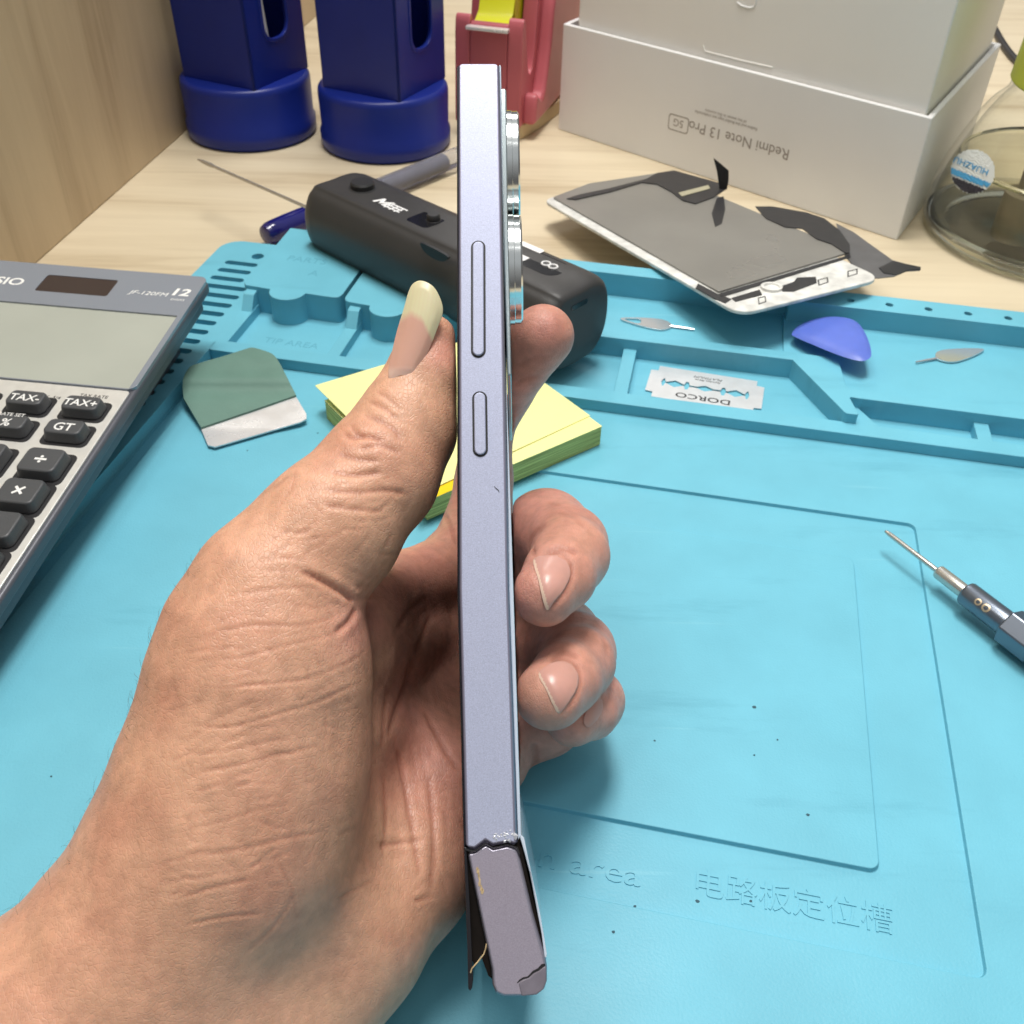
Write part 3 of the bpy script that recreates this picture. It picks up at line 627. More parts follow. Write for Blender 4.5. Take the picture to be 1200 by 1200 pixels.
d.prism(I([(885, 242), (905, 242), (945, 249), (966, 256), (984, 270), (996, 287), (996, 297), (990, 296), (975, 286), (957, 280), (940, 268), (920, 266), (898, 256), (892, 250)], .12), .1, .13, fL)
d.prism(I([(840, 232), (848, 230), (850, 245), (846, 262), (838, 266), (834, 250)], .1), .095, .1, fL)
d.prism(I([(856, 223), (880, 232), (884, 240), (873, 244), (858, 236)], .1), .095, .1, fL) if 0 else None
fb0 = fL(*fL.inv(847, 222, .12), .1); 
fv = frame(fb0, UA, ZA)
fl_ = [fv.inv(*q) for q in ((852, 222), (843, 221), (840, 200), (836, 185), (846, 193), (854, 200), (854, 210))]
d.prism(fl_, -.02, .02, fv)
d.build('flex_cable', m_flex, scr, smooth=False)
d = MB(); d.prism(I([(795, 226), (830, 217), (832, 221), (799, 230)], .16), .14, .17, fL); d.build('connector', m_conn, scr, smooth=False)
d = MB()
for q in ([(818, 333), (843, 346), (857, 351), (850, 356), (836, 350), (815, 338)], [(857, 350), (890, 340), (893, 346), (862, 354)], [(915, 336), (930, 331), (934, 326), (956, 325), (957, 332), (930, 342), (917, 342)], [(842, 345), (996, 299), (997, 302), (845, 349)]):
    d.prism(I(q), .003, .03, fL)
for q in ([(888, 349), (897, 347), (898, 354), (889, 357)], [(958, 328), (970, 325), (971, 331), (959, 335)], [(993, 318), (1005, 315), (1005, 321), (993, 325)]):
    pts = I(q); c = np.mean(pts, 0); d.holed(pts, [[tuple(c+(np.array(p)-c)*.75) for p in pts]], .002, .012, fL)
d.build('contact_pads', m_flex, scr, smooth=False)
d = MB(); q = fL.inv(904, 338); d.lathe([(.42, 0), (.42, .1), (.3, .1), (.28, .03), (0, .03)], 24, sub_frame(fL, q[0], q[1])); d.build('camera_ring', m_sframe, scr)
d = MB(); d.prism(I([(980, 262), (1000, 272), (1022, 288), (1046, 305), (1060, 309), (1079, 313), (1078, 317), (1062, 318), (1048, 324), (1030, 326), (1012, 326), (990, 300)], -.25), -.27, -.24, fL); d.build('torn_film', m_film, scr, smooth=False)
d = MB(); d.prism(I([(1046, 306), (1060, 309), (1079, 313), (1079, 316), (1066, 316), (1050, 322), (1036, 320), (1030, 314)], -.22), -.235, -.21, fL); d.build('film_tip', m_flex, scr, smooth=False)

# ------------------------------------------------------------------ glass bottle with liquid
def clear(name, tint, ior, body=0):            # thin clear wall: see-through with a real Fresnel reflection
    m = bpy.data.materials.new(name); m.use_nodes = True; nt = m.node_tree; nt.nodes.clear(); N = nt.nodes.new; L = nt.links.new
    o = N('ShaderNodeOutputMaterial'); tr = N('ShaderNodeBsdfTransparent'); tr.inputs[0].default_value = (*tint, 1); gl = N('ShaderNodeBsdfGlossy'); gl.inputs['Roughness'].default_value = .03
    lw = N('ShaderNodeLayerWeight'); pw = N('ShaderNodeMath'); pw.operation = 'POWER'; pw.inputs[1].default_value = 4.5; L(lw.outputs['Facing'], pw.inputs[0])
    fr = N('ShaderNodeMath'); fr.operation = 'MULTIPLY_ADD'; r0_ = ((ior-1)/(ior+1))**2; fr.inputs[1].default_value = .75; fr.inputs[2].default_value = r0_; L(pw.outputs[0], fr.inputs[0]); mx = N('ShaderNodeMixShader'); L(fr.outputs[0], mx.inputs[0]); L(tr.outputs[0], mx.inputs[1]); L(gl.outputs[0], mx.inputs[2])
    out = mx
    if body:
        df = N('ShaderNodeBsdfTranslucent'); df.inputs[0].default_value = (*tint, 1); m2 = N('ShaderNodeMixShader'); m2.inputs[0].default_value = body; L(mx.outputs[0], m2.inputs[1]); L(df.outputs[0], m2.inputs[2]); out = m2
    L(out.outputs[0], o.inputs[0]); return m
m_glass = clear('clear glass', (.985, .99, .985), 1.45)
m_liq = clear('pale yellow alcohol', (.99, .98, .89), 1.3, .07)
m_cap = mat('yellow green plastic', lin((186, 192, 72)), rough=.4, sss=.1)
m_dip = mat('brown grey dip tube', lin((120, 112, 98)), rough=.45)
gb = np.array([25.65, 45.6, -.4]); KB = .885
def ff_(a, b, c): return gb+np.array([a*KB, b*KB, c])
fl0 = thing('alcohol_bottle', gb, 'clear conical glass bottle of pale liquid with yellow green cap at the right edge', 'bottle')
prof = [(0, 0), (5.4, 0), (6.1, .12), (6.45, .5), (6.5, 1.2), (6.45, 1.9), (6.2, 2.9), (5.75, 4.1), (5.25, 5.2), (4.8, 5.9), (4.4, 6.3), (4.2, 6.6), (4.15, 7.0), (4.15, 8.6)]
inner = [(max(0, r-.28), max(.5, z)) for r, z in prof][::-1]
outer = [tuple(q) for q in spline(prof, 4)]; inner = [tuple(q) for q in spline([(3.9, 8.6), (3.9, 7.1), (3.95, 6.7), (4.15, 6.4), (4.5, 5.9), (4.95, 5.1), (5.45, 3.95), (5.9, 2.8), (6.12, 1.9), (6.15, 1.2), (6.0, .75), (5.5, .5), (0, .5)], 4)]
d = MB(); d.lathe(outer+inner, 96, ff_, cap=False); d.build('glass_body', m_glass, fl0, angle=60)
d = MB(); d.lathe([(0, .52), (5.45, .52), (5.95, .78), (6.1, 1.2), (6.07, 1.9), (5.86, 2.8), (5.55, 3.55), (5.4, 3.58), (0, 3.58)], 96, ff_, cap=False); d.build('liquid', m_liq, fl0, angle=30)
d = MB(); d.lathe([(0, 7.0), (4.18, 7.0), (4.28, 7.1), (4.2, 9.5), (4.0, 12.5), (3.9, 12.7), (0, 12.7)], 64, ff_, cap=False)
d.build('cap', m_cap, fl0, angle=40)
vc = CAM-gb; vc[2] = 0; vc /= np.linalg.norm(vc); vs2 = np.cross(ZA, vc)
tp0 = gb-vs2*2.2+vc*2.2
d = MB(); d.lathe([(.62, 3.0), (.62, 8.2)], 24, frame(gb-M[0]*1.3+vc*2.2, (1, 0, 0), (0, 1, 0))); d.lathe([(0, .9), (1.1, .9), (1.1, 3.0), (0, 3.0)], 24, frame(gb-M[0]*1.3+vc*2.2, (1, 0, 0), (0, 1, 0))); d.build('dip_tube', m_dip, fl0)
m_thick = mat('thick glass foot', (.93, .95, .92), rough=.02, trans=1, ior=1.45)
d = MB(); d.lathe([(5.3, .05), (5.95, .12), (6.3, .4), (6.36, .75), (6.1, .85), (5.7, .62), (5.3, .45), (5.3, .05)], 96, ff_, cap=False); d.build('glass_foot', m_thick, fl0, angle=60)
d = MB(); d.lathe([(5.42, 3.52), (5.58, 3.5), (5.5, 3.68), (5.42, 3.52)], 96, ff_, cap=False); d.build('meniscus', m_thick, fl0, angle=60)
# round sticker on the glass
def glass_pt(px, py, off=.02):
    r_ = ray(px, py); ts = np.linspace(40, 50, 400)/1.0
    best = None
    for t in ts:
        p = CAM+t*r_; z = p[2]+.4; rr = np.hypot(*(p-gb)[:2])
        R_ = np.interp(z, [q[1] for q in prof[2:]], [q[0]*KB for q in prof[2:]])
        if rr <= R_+off: return p
    return None
m_st = mat('sticker white', lin((205, 208, 205)), rough=.4); m_sb = mat('sticker blue', lin((75, 150, 195)), rough=.4); m_sd = mat('sticker dark picture', lin((48, 46, 54)), rough=.4, noise=.4, nscale=400)
def sticker(inside, off, name, m):
    d = MB(); g = {}; step = 1.5
    for i in range(-19, 20):
        for j in range(-19, 20):
            q = (i*step, j*step)
            if all(inside(q[0]+a*step, q[1]+b*step) for a in (0, 1) for b in (0, 1)):
                pts = [glass_pt(1140+q[0]+a*step, 201+q[1]+b*step, off) for a, b in ((0, 0), (1, 0), (1, 1), (0, 1))]
                if all(p is not None for p in pts): d.add(pts, [(0, 1, 2, 3)])
    o = d.build(name, m, sticker_root if name != 'sticker' else fl0, smooth=False)
    me = o.data; bm = bmesh.new(); bm.from_mesh(me); bmesh.ops.remove_doubles(bm, verts=bm.verts[:], dist=1e-5); bm.to_mesh(me); bm.free()
    return o
an = math.radians(22); rot = lambda x, y: (x*math.cos(an)+y*math.sin(an), -x*math.sin(an)+y*math.cos(an))
inC = lambda x, y, r=27: x*x+y*y < r*r
sticker_root = None
sticker_root = sticker(lambda x, y: inC(x, y), .03, 'sticker', m_st)
sticker(lambda x, y: inC(x, y, 26.3) and 4 < rot(x, y)[1] < 13, .05, 'blue_band', m_sb)
sticker(lambda x, y: inC(x, y, 26.3) and rot(x, y)[1] >= 13, .05, 'dark_picture', m_sd)
def px_text(string, cx, cy, size, ang, off, name, m):      # lettering wrapped on the glass
    t = text_mb(string, size, FW, 0, bold=.01); n = len(t.v)//2; ca_, sa_ = math.cos(ang), math.sin(ang); d = MB()
    pts = [glass_pt(cx+x*ca_+y*sa_, cy+x*sa_-y*ca_, off) for x, y, z in t.v[:n]]
    if any(p is None for p in pts): return
    d.add(pts, [f for f in t.f if min(f) >= n] and [tuple(i-n for i in f) for f in t.f if min(f) >= n]); d.build(name, m, sticker_root, smooth=False)
px_text('HUAZHU', 1138, 194, 10.5, an+math.pi, .055, 'sticker_lettering', m_sb)

# ------------------------------------------------------------------ blue canisters
m_blue = mat('dark blue plastic', lin((24, 42, 130)), rough=.36, spec=.45, noise=.04)
m_dark = mat('dark hollow', (.01, .01, .02), rough=.8)
bc = P(297, 153, -.4); RB = 73.5*(M@(bc-CAM))[2]/F
vb = CAM-bc; th0 = math.atan2(vb[1], vb[0])+math.radians(4)
def canister():
    root = thing('blue_canister', bc, 'dark blue plastic canister nearest the side panel, with white paper showing in its oval opening', 'canister', 'dark blue canisters at the back of the desk')
    f = frame(bc, (math.cos(th0), math.sin(th0), 0), (-math.sin(th0), math.cos(th0), 0))
    d = MB(); d.lathe([(0, 0), (RB*.95, 0), (RB*1.0, .2), (RB*1.005, .85), (RB*.975, .98), (RB*.985, 2.9), (RB*.975, 3.12), (RB*.95, 3.24), (RB*.9, 3.28), (0, 3.28)], 72, f, cap=False); d.build('base', m_blue, root, angle=50)
    f = frame(bc+M[0]*.14, f.x, f.y)
    c4 = [(RB*.95*math.cos(k*math.pi/2), RB*.95*math.sin(k*math.pi/2)) for k in range(4)]
    d = MB(); tw = .25; hh = 19
    for k in range(4):
        p, q = np.array(c4[k]), np.array(c4[(k+1) % 4]); L = np.linalg.norm(q-p); e = (q-p)/L; nn_ = np.array([e[1], -e[0]])
        fw = frame(f(*p, 0), e[0]*f.x+e[1]*f.y, ZA)
        if fw.z@(f(*((p+q)/2), 0)-bc) < 0: fw = frame(f(*p, 0), e[0]*f.x+e[1]*f.y, ZA, -fw.z)
        rect = [(0.0, 3.2), (L, 3.2), (L, hh), (0.0, hh)]
        if k in (0, 2):
            ov = rounded([(L*.5-1.0, 5.4), (L*.5+1.0, 5.4), (L*.5+1.0, 15), (L*.5-1.0, 15)], 1.0, 8)
            d.holed(rect, [ov], -tw, 0, fw)
            rim = MB(); rim.holed(rounded([(L*.5-1.2, 5.2), (L*.5+1.2, 5.2), (L*.5+1.2, 15.2), (L*.5-1.2, 15.2)], 1.2, 8), [ov], -.1, .05, fw)
            if k == 0: rim.build('opening_rim', m_blue, root, bevel=.04)
        else: d.prism(rect, -tw, 0.0, fw)
    d.build('body', m_blue, root, bevel=.24, seg=4, angle=60)
    d = MB(); d.lathe([(0, hh), (RB*.7, hh), (RB*.7, hh+.2), (RB*.5, hh+.6), (RB*.5, hh+2), (0, hh+2)], 48, f, cap=False); d.build('neck', m_blue, root)
    return root
can1 = canister()
can2 = can1.copy(); C.objects.link(can2)
b2 = P(453, 166, -.4); can2.location = [c*S for c in b2]
can2['label'] = 'dark blue plastic canister between its twin and the pink tape dispenser, its opening empty'
for ch in list(can1.children):
    c = ch.copy(); C.objects.link(c); c.parent = can2; c.matrix_parent_inverse = ch.matrix_parent_inverse.copy()
m_paper = mat('white paper', (.7, .69, .66), rough=.8, noise=.05)
f = frame(bc, (math.cos(th0), math.sin(th0), 0), (-math.sin(th0), math.cos(th0), 0))
d = MB(); d.lathe([(0, 2.9), (1.0, 2.9), (1.0, 6.6), (1.05, 15), (0, 15)], 24, frame(f(.95, .8, 0), f.x, f.y, (ZA+.04*f.x-.06*f.y)), cap=False)
o = d.build('paper_roll', m_paper, angle=50); tag(o, 'white paper roll standing inside the canister nearest the side panel', 'paper roll')

# ------------------------------------------------------------------ tape dispenser
m_pink = mat('dusty pink plastic', lin((188, 98, 106)), rough=.35, spec=.45, noise=.05)
m_beige = mat('beige base', lin((200, 178, 138)), rough=.6, noise=.05)
m_tape = mat('yellow tape', lin((205, 205, 40)), rough=.25, coat=.4)
tb0, tb1 = P(608, 168, -.4), P(652, 118, -.4); te = (tb1-tb0)/np.linalg.norm(tb1-tb0)
ftd = frame(tb0, te, np.cross(ZA, te))             # a: away from the viewer, b: to the left, c: up
WD = 3.9
tape = thing('tape_dispenser', ftd(6, WD/2, 0), 'dusty pink tape dispenser with yellow tape and beige base behind the phone', 'tape dispenser')
d = MB(); d.prism(rounded([(0, .1), (0, WD), (14, WD+.4), (14, -1.2), (7, -1.0), (3, -.5)], 1.0), 0, .85, ftd); d.build('base', m_beige, tape, bevel=.1)
fprof = frame(ftd(0, 0, 0), te, ZA)                # side profile plane; third axis points right
sgn = 1 if fprof.z@ftd.y < 0 else -1
cheek = spline([(0.05, .8), (.15, 3.2), (.3, 5.3), (.75, 5.55), (1.1, 4.6), (1.5, 3.3), (2.0, 2.95), (2.5, 3.6), (3.0, 5.6), (3.6, 8), (5, 10), (8, 11), (12, 9.5), (14, 5), (14, .85)], 5)
d = MB()
def outw(b): return -b*sgn                          # offset of profile plane for a given b
def cheek_at(b0, b1):
    lo, hi = sorted((outw(b0), outw(b1))); d.prism([(a_, .85+(z_-.85)*1.17) for a_, z_ in cheek], lo, hi, fprof)
cheek_at(-.0, .85); cheek_at(WD-.85, WD)
lo, hi = sorted((outw(.86), outw(WD-.86)))
d.prism(spline([(0.05, .8), (.15, 3.2), (.3, 5.85), (.9, 5.85), (1.3, 3.8), (2, 2.2), (6, 2.0), (14, 2), (14, .85)], 4), lo, hi, fprof)
d.build('body', m_pink, tape, bevel=.22, seg=4, angle=35)
d = MB(); d.prism(spline([(.6, .86), (1.0, 2.5), (2.2, 2.0), (3.2, 4.2), (4.0, 7), (6, 9), (9, 9), (13, 4), (13.5, .86)], 4), *sorted((outw(-.75), outw(.1))), fprof); d.build('side_shell', m_pink, tape, bevel=.5, seg=4, angle=50)
d = MB(); d.box(-.12, .5, .75, WD-.75, 5.8, 5.96, ftd); 
nt_ = 22
for k in range(nt_):
    b_ = .78+(WD-1.56)*k/nt_; d.prism([(-.12, b_), (-.2, b_+.05), (-.12, b_+.1)], 5.82, 5.94, ftd)
d.build('cutter_blade', m_steel, tape, smooth=False)
frl = frame(ftd(6.2, WD/2, 6.6), te, ZA)
d = MB(); d.lathe([(1.6, -1.0), (4.4, -1.0), (4.4, 1.0), (1.6, 1.0), (1.6, -1.0)], 64, frl, cap=False); o = d.build('tape_roll', m_tape, None, angle=40); attach(o, tape)
d = MB(); pts = [(.45, 5.98), (.9, 6.05), (1.5, 6.4), (2.0, 7.6), (2.4, 8.8)]
vv = [frl(a-6.2, c-6.6, -1.0) for a, c in pts]+[frl(a-6.2, c-6.6, 1.0) for a, c in pts]+[frl(a-6.2, c-6.57, 1.0) for a, c in pts]+[frl(a-6.2, c-6.57, -1.0) for a, c in pts]
k5 = len(pts); d.add(vv, [(s*k5+i, s*k5+i+1, ((s+1) % 4)*k5+i+1, ((s+1) % 4)*k5+i) for s in range(4) for i in range(k5-1)]); d.build('tape_strip', m_tape, tape)

# ------------------------------------------------------------------ cable
m_cable = mat('black cable', (.02, .018, .018), rough=.5)
d = MB(); d.tube(spline([P(1120, -40, -.15), P(1150, 5, -.15), P(1166, 35, -.15), P(1180, 58, -.15), P(1197, 76, -.15), P(1230, 100, -.15), P(1290, 120, -.15)], 6), .25, 10)
o = d.build('cable', m_cable); tag(o, 'black cable lying on the desk behind the white carton', 'cable')
# ------------------------------------------------------------------ the damaged phone, seen along its side
def flake(name, col, rough, metal, amp=.12):
    m = mat(name, col, rough=rough, metal=metal, noise=amp, nscale=5200, bump=.06, bscale=4000); return m
m_frame = flake('lilac metallic frame', lin((178, 183, 207)), .45, .25, .15)
m_cham = flake('lilac chamfer', lin((146, 144, 164)), .32, .5, .06)  # frame metal in a darker copy; the dim room it mirrors is in the tone
m_scrn = mat('black screen glass', (.012, .011, .014), rough=.15)
m_back = mat('pale blue back glass', lin((200, 212, 226)), rough=.15, coat=.5)
m_mirror = mat('polished silver ring', (.86, .89, .88), rough=.14, metal=1)
m_island = mat('silver camera plate', lin((165, 175, 178)), rough=.22, metal=.7)
m_brown = mat('brown torn insides', lin((22, 17, 14)), rough=.6, spec=.15, noise=.4, nscale=300)
m_adh = mat('yellowed glue', lin((190, 165, 125)), rough=.6, noise=.3, nscale=900)
Pt, Pb = Q(561, 70, 18.5), Q(575.5, 990, 15.8)
lax = (Pt-Pb)/np.linalg.norm(Pt-Pb)
wax = M[2]-(M[2]@lax)*lax; wax /= np.linalg.norm(wax)
tax = np.cross(wax, lax); tax = tax if tax@M[0] > 0 else -tax
fph = frame(Pb, tax, lax, wax)                      # a: right, b: up along the phone, c: away from the viewer
PW = 7.4
ph = thing('phone', Pb, 'lilac phone held edge on, its bottom end snapped and bent with the screen peeling off', 'phone')
T = lambda pts, c=0: [fph.inv(x, y, c) for x, y in pts]
up_b = [(544.8, 994), (551, 995.5), (557, 996), (563, 991.5), (569, 987), (573, 989.5), (577, 992), (584, 990.5), (590, 989.5), (594, 988), (600, 990), (606, 992)]
d = MB(); d.prism(T([(537.8, 72.5), (583.5, 72.5), (585.3, 76)]+[(596.8, 690), (606.5, 986)]+up_b[::-1]+[(537.3, 690), (536.3, 76)]), 0, PW, fph)
body = d.build('frame', [m_frame, m_cham], ph, bevel=.085, seg=1, angle=60, bmat=1)
# lower, bent piece
lo_b = [(547.4, 999), (553, 999.5), (557.5, 998), (563, 994), (569, 990), (573, 992), (578, 995), (585, 993.5), (594, 991.5), (600, 993), (604.5, 995)]
d = MB(); d.prism(T(lo_b+[(607.5, 998.5), (624.5, 1070), (638, 1118), (641, 1132), (641, 1150), (637.5, 1160), (629, 1166.5), (610, 1168.5), (590, 1168.5), (581, 1164), (577, 1154), (576, 1136), (569, 1103), (557.5, 1048), (551, 1017)]), .0, PW-.1, fph)
d.build('bent_frame', [flake('dull lilac bent frame', lin((162, 154, 168)), .45, .35), flake('dull lilac chamfer', lin((150, 146, 160)), .35, .5)], ph, bevel=.1, seg=1, angle=60, bmat=1)  # chamfer copy darkened too, for the dim surroundings it mirrors
# crack across the lower corner, seam of the break
def crack(pxs, w, name, par, c=-.004):
    d = MB(); pts = T(pxs, c); n = len(pts); a, b = [], []
    for i, p in enumerate(pts):
        t = np.array(pts[min(i+1, n-1)])-np.array(pts[max(i-1, 0)]); t /= np.linalg.norm(t); k = w[i] if hasattr(w, '__len__') else w
        a.append((p[0]-t[1]*k, p[1]+t[0]*k)); b.append((p[0]+t[1]*k, p[1]-t[0]*k))
    for i in range(n-1): d.prism([a[i], a[i+1], b[i+1], b[i]], c, .03, fph)
    return d.build(name, m_black, par, smooth=False)
crack([(545, 994.8), (551, 997), (557.3, 996.8), (563, 992.6), (569, 988.4), (573, 990.6), (578, 993.4), (585, 992), (594, 989.7), (600, 991.5), (606, 993.5), (609, 1001)], [.016, .015, .010, .008, .011, .006, .006, .004, .005, .008, .013, .012], 'break_line', ph)
crack([(606, 1152), (609, 1149), (613, 1146.5), (619, 1145), (625, 1139), (631, 1136), (636, 1131.5), (639, 1130.5)], [.005, .012, .014, .012, .018, .02, .028, .012], 'crack', ph)
crack([(579, 570), (582, 573), (584, 574.5), (585, 577)], [.004, .008, .008, .003], 'scratch', ph)
d = MB(); d.prism(T([(607, 1152.5), (610, 1149.5), (614, 1147.3), (619.5, 1145.8), (625.5, 1140), (631.5, 1137), (636.5, 1132.5), (640.2, 1132), (640.8, 1150), (637.2, 1159.6), (629, 1166), (611, 1168)], -.005), -.012, 1.5, fph)
d.build('cracked_corner', mat('smoky cracked corner', lin((118, 112, 122)), rough=.35, noise=.1, nscale=500), ph, bevel=.03, seg=2)
d = MB(); d.prism(T([(544.8, 991), (609, 985), (610, 1003), (548, 1003)]), .12, PW-.2, fph)
d.prism(T([(547.5, 1003), (553, 1020), (560, 1052), (570, 1100), (576.5, 1136), (577, 1150), (572, 1146), (563, 1122), (556, 1135), (550, 1120), (546.5, 1040)]), .12, PW-.3, fph)
d.prism(T([(606, 992), (611, 993), (634, 1095), (637.5, 1126), (634, 1122), (606, 1010)]), .1, PW-.2, fph)
d.build('torn_interior', m_brown, ph, smooth=False)  # brown insides, with the shade of void and gap put into the near-black colour
# crumpled metal at the break
d = MB()
for k in range(34):
    x, y = 593+rng.normal(0, 7.5), 980+rng.normal(0, 5); a = rng.uniform(0, 6.28); r_ = rng.uniform(.025, .06)
    if x > 604: x = 604-rng.uniform(0, 6)
    if y > 987.5-(.06*(x-590)): y = 984-rng.uniform(0, 5)
    cxx, cyy = fph.inv(x, y, 0)
    pts = [fph(cxx+r_*math.cos(a+t)*rng.uniform(.6, 1.3), cyy+r_*math.sin(a+t)*rng.uniform(.6, 1.3), .01) for t in (0, 1.6, 3.1, 4.7)]
    tip = fph(cxx+rng.normal(0, .01), cyy+rng.normal(0, .01), -rng.uniform(.004, .014))
    d.add(pts+[tip], [(0, 1, 4), (1, 2, 4), (2, 3, 4), (3, 0, 4)])
d.build('crumpled_metal', mat('bare bright metal', (.62, .63, .68), rough=.35, metal=.4), ph, smooth=False)
d = MB()
for k in range(9):
    x, y = 560+k*.55+rng.normal(0, .7), 1018+k*3.4; cxx, cyy = fph.inv(x, y, 0); r_ = rng.uniform(.015, .035)
    d.prism([(cxx+r_*math.cos(t)*rng.uniform(.5, 1.2), cyy+1.6*r_*math.sin(t)*rng.uniform(.6, 1.2)) for t in np.linspace(0, 6.28, 8)[:-1]], -.006, .02, fph)
d.build('chipped_edge', m_adh, ph, smooth=False)
# screen: thin glass along the left face, peeling free at the bottom
d = MB(); d.prism(T([(535.3, 78), (536.9, 75), (537.6, 690), (545.2, 994), (543.2, 994), (535.8, 690)]), .03, PW-.03, fph)
d.build('screen', m_scrn, ph, bevel=.01, seg=1)
d = MB(); d.prism(T([(543.4, 993), (546.5, 993), (550.5, 1060), (554.5, 1148), (553.3, 1158), (551, 1162), (548.6, 1159), (547.6, 1110), (545, 1040)]), .02, PW-.2, fph)
d.build('peeled_screen', m_scrn, ph, bevel=.01, seg=1)
d = MB(); d.tube([fph(*fph.inv(x, y, -.01), -.01) for x, y in ((570, 1106), (569, 1112), (567, 1118), (560, 1127), (553, 1135), (551.5, 1140))], .011, 6); d.build('torn_film_strip', m_adh, ph)
# back glass and its snapped lower strip
d = MB(); d.prism(T([(585.0, 78), (587.2, 80), (592, 400), (601.6, 690), (610.8, 978), (607, 985), (596.5, 690)], .2), .12, PW-.1, fph); d.build('back_glass', m_back, ph, bevel=.02, seg=2)
d = MB(); d.prism(T([(609.3, 982), (611, 979), (614, 982), (618.5, 1003), (623, 1024), (629, 1052), (632.8, 1070), (637.5, 1097), (641, 1118), (640.5, 1123.5), (638.2, 1123), (634.5, 1094), (630.2, 1072), (621, 1024), (614, 998)]), .04, PW-.1, fph); d.build('snapped_back_glass', m_back, ph, bevel=.02, seg=2)
# camera island
def at(px, py, c): return fph.inv(px, py, c)
tb = at(590, 500, 0)[0]; tR = [at(585.5, 103, .6), at(598.6, 440, .6)]
d = MB(); iz = .55
d.prism(T([(585.0, 106), (586.5, 103.5), (592.8, 103.5), (593.4, 106), (595, 240), (599.4, 439.5), (594.5, 440)], iz), iz, iz+4.6, fph); d.build('camera_plate', m_island, ph, bevel=.03, seg=2)
for name, (y0, y1), (xa_, xb_) in (('upper', (140, 256), (594, 608.6)), ('lower', (258, 376), (595.6, 611.8))):
    r_px = (y1-y0)/2; c_ = iz+1.35
    A = fph.inv(xa_, (y0+y1)/2, c_); B = fph.inv(xb_, (y0+y1)/2, c_)
    top_, bot_ = fph.inv(xb_, y0, c_)[1], fph.inv(xb_, y1, c_)[1]; R_ = abs(top_-bot_)/2; cy_ = (top_+bot_)/2
    fr_l = frame(fph(A[0]-.08, cy_, c_), lax, wax, tax); h_ = B[0]-A[0]+.08
    d = MB(); d.lathe([(R_*.96, 0), (R_, .02), (R_, h_*.55), (R_*.985, h_*.58), (R_*.985, h_*.9), (R_*.95, h_), (R_*.82, h_), (R_*.8, h_-.05), (0, h_-.05)], 72, fr_l, cap=False); lr = d.build('camera_ring', m_mirror, ph, angle=25)
    d = MB(); d.lathe([(0, h_-.045), (R_*.78, h_-.045), (R_*.78, h_-.03), (0, h_-.03)], 40, fr_l, cap=False); d.build('lens_glass', m_gloss, lr)
# side keys
for nm, (x0, y0), (x1, y1), wpx in (('volume_key', (560.4, 283), (560.6, 418.5), 7.6), ('power_key', (562, 459.5), (563, 534.5), 7.9)):
    a, b = fph.inv(x0, y0), fph.inv(x1, y1); hw = abs(fph.inv(x0+wpx, y0)[0]-a[0]); cxm = (a[0]+b[0])/2
    pill = lambda k: rrect(-hw-k, hw+k, b[1]-k, a[1]+k, hw+k-.001, 8)
    sk = (a[0]-b[0])/(a[1]-b[1])
    fk2 = lambda x, y, z: fph(x+b[0]+(y-b[1])*sk, y, z)
    d = MB(); d.holed(pill(.014), [pill(-.02)], -.006, .02, fk2); g = d.build('key_gap', m_black, ph, smooth=False)
    d = MB(); d.prism(pill(-.02), -.05, .02, fk2); kk = d.build(nm, m_frame, ph, bevel=.035, seg=3)
# ------------------------------------------------------------------ the left hand: one continuous surface grown from a signed distance field
def sq(px, py, d, r): return (Q(px, py, d), r)
chains = []       # (points, radii, blend inside the chain, blend with the rest)
def chain(pts, k=.25, kg=.4): chains.append(([p for p, r in pts], [r for p, r in pts], k, kg))
# thumb
chain([sq(503, 402, 18.1, .55), sq(497, 440, 18.05, .68), sq(476, 498, 17.95, .92), sq(443, 556, 17.6, 1.08), sq(385, 622, 17.1, 1.22), sq(324, 692, 16.8, 1.37)], .45, .0)
# thenar
chain([sq(324, 692, 16.8, 1.37), sq(314, 735, 16.75, 1.62), sq(306, 790, 16.7, 1.84), sq(293, 880, 16.7, 2.0), sq(266, 975, 16.6, 2.02)], .6, .35)
chain([sq(266, 975, 16.6, 2.02), sq(190, 1098, 16.4, 2.06), sq(75, 1225, 16.0, 2.2), sq(-60, 1380, 15.4, 2.4), sq(-220, 1560, 14.8, 2.6)], .8, .8)
# heel of the palm and wrist, far side
chain([sq(500, 930, 20.2, 1.35), sq(470, 1008, 19.2, 1.52), sq(395, 1100, 17.9, 1.55), sq(290, 1215, 16.9, 1.75), sq(150, 1370, 15.8, 2.1), sq(-40, 1560, 14.8, 2.4)], .6, .7)
chain([sq(330, 1060, 17.4, 1.6), sq(240, 1170, 16.8, 1.9), sq(90, 1330, 15.9, 2.2)], .6, .7)
# palm
chain([sq(545, 668, 23.6, 1.15), sq(525, 760, 23.4, 1.3), sq(505, 850, 22.2, 1.35), sq(500, 930, 20.2, 1.35)], .6, .5)
chain([sq(575, 690, 24.6, 1.1), sq(570, 790, 24.2, 1.2), sq(556, 880, 22.9, 1.25), sq(500, 930, 20.2, 1.3)], .6, .5)
chain([sq(395, 760, 18.6, 1.2), sq(445, 760, 20.8, 1.0), sq(505, 735, 22.9, 1.0)], .5, .5)
chain([sq(390, 860, 18.6, 1.2), sq(440, 870, 20.2, 1.2), sq(505, 850, 22.0, 1.2)], .5, .5)
chain([sq(360, 960, 18.0, 1.4), sq(425, 970, 19.3, 1.3), sq(485, 940, 20.2, 1.3)], .5, .5)
chain([sq(415, 715, 19.0, .8), sq(465, 690, 21.4, .8), sq(530, 672, 23.2, .95)], .4, .3)
palm_n = len(chains)
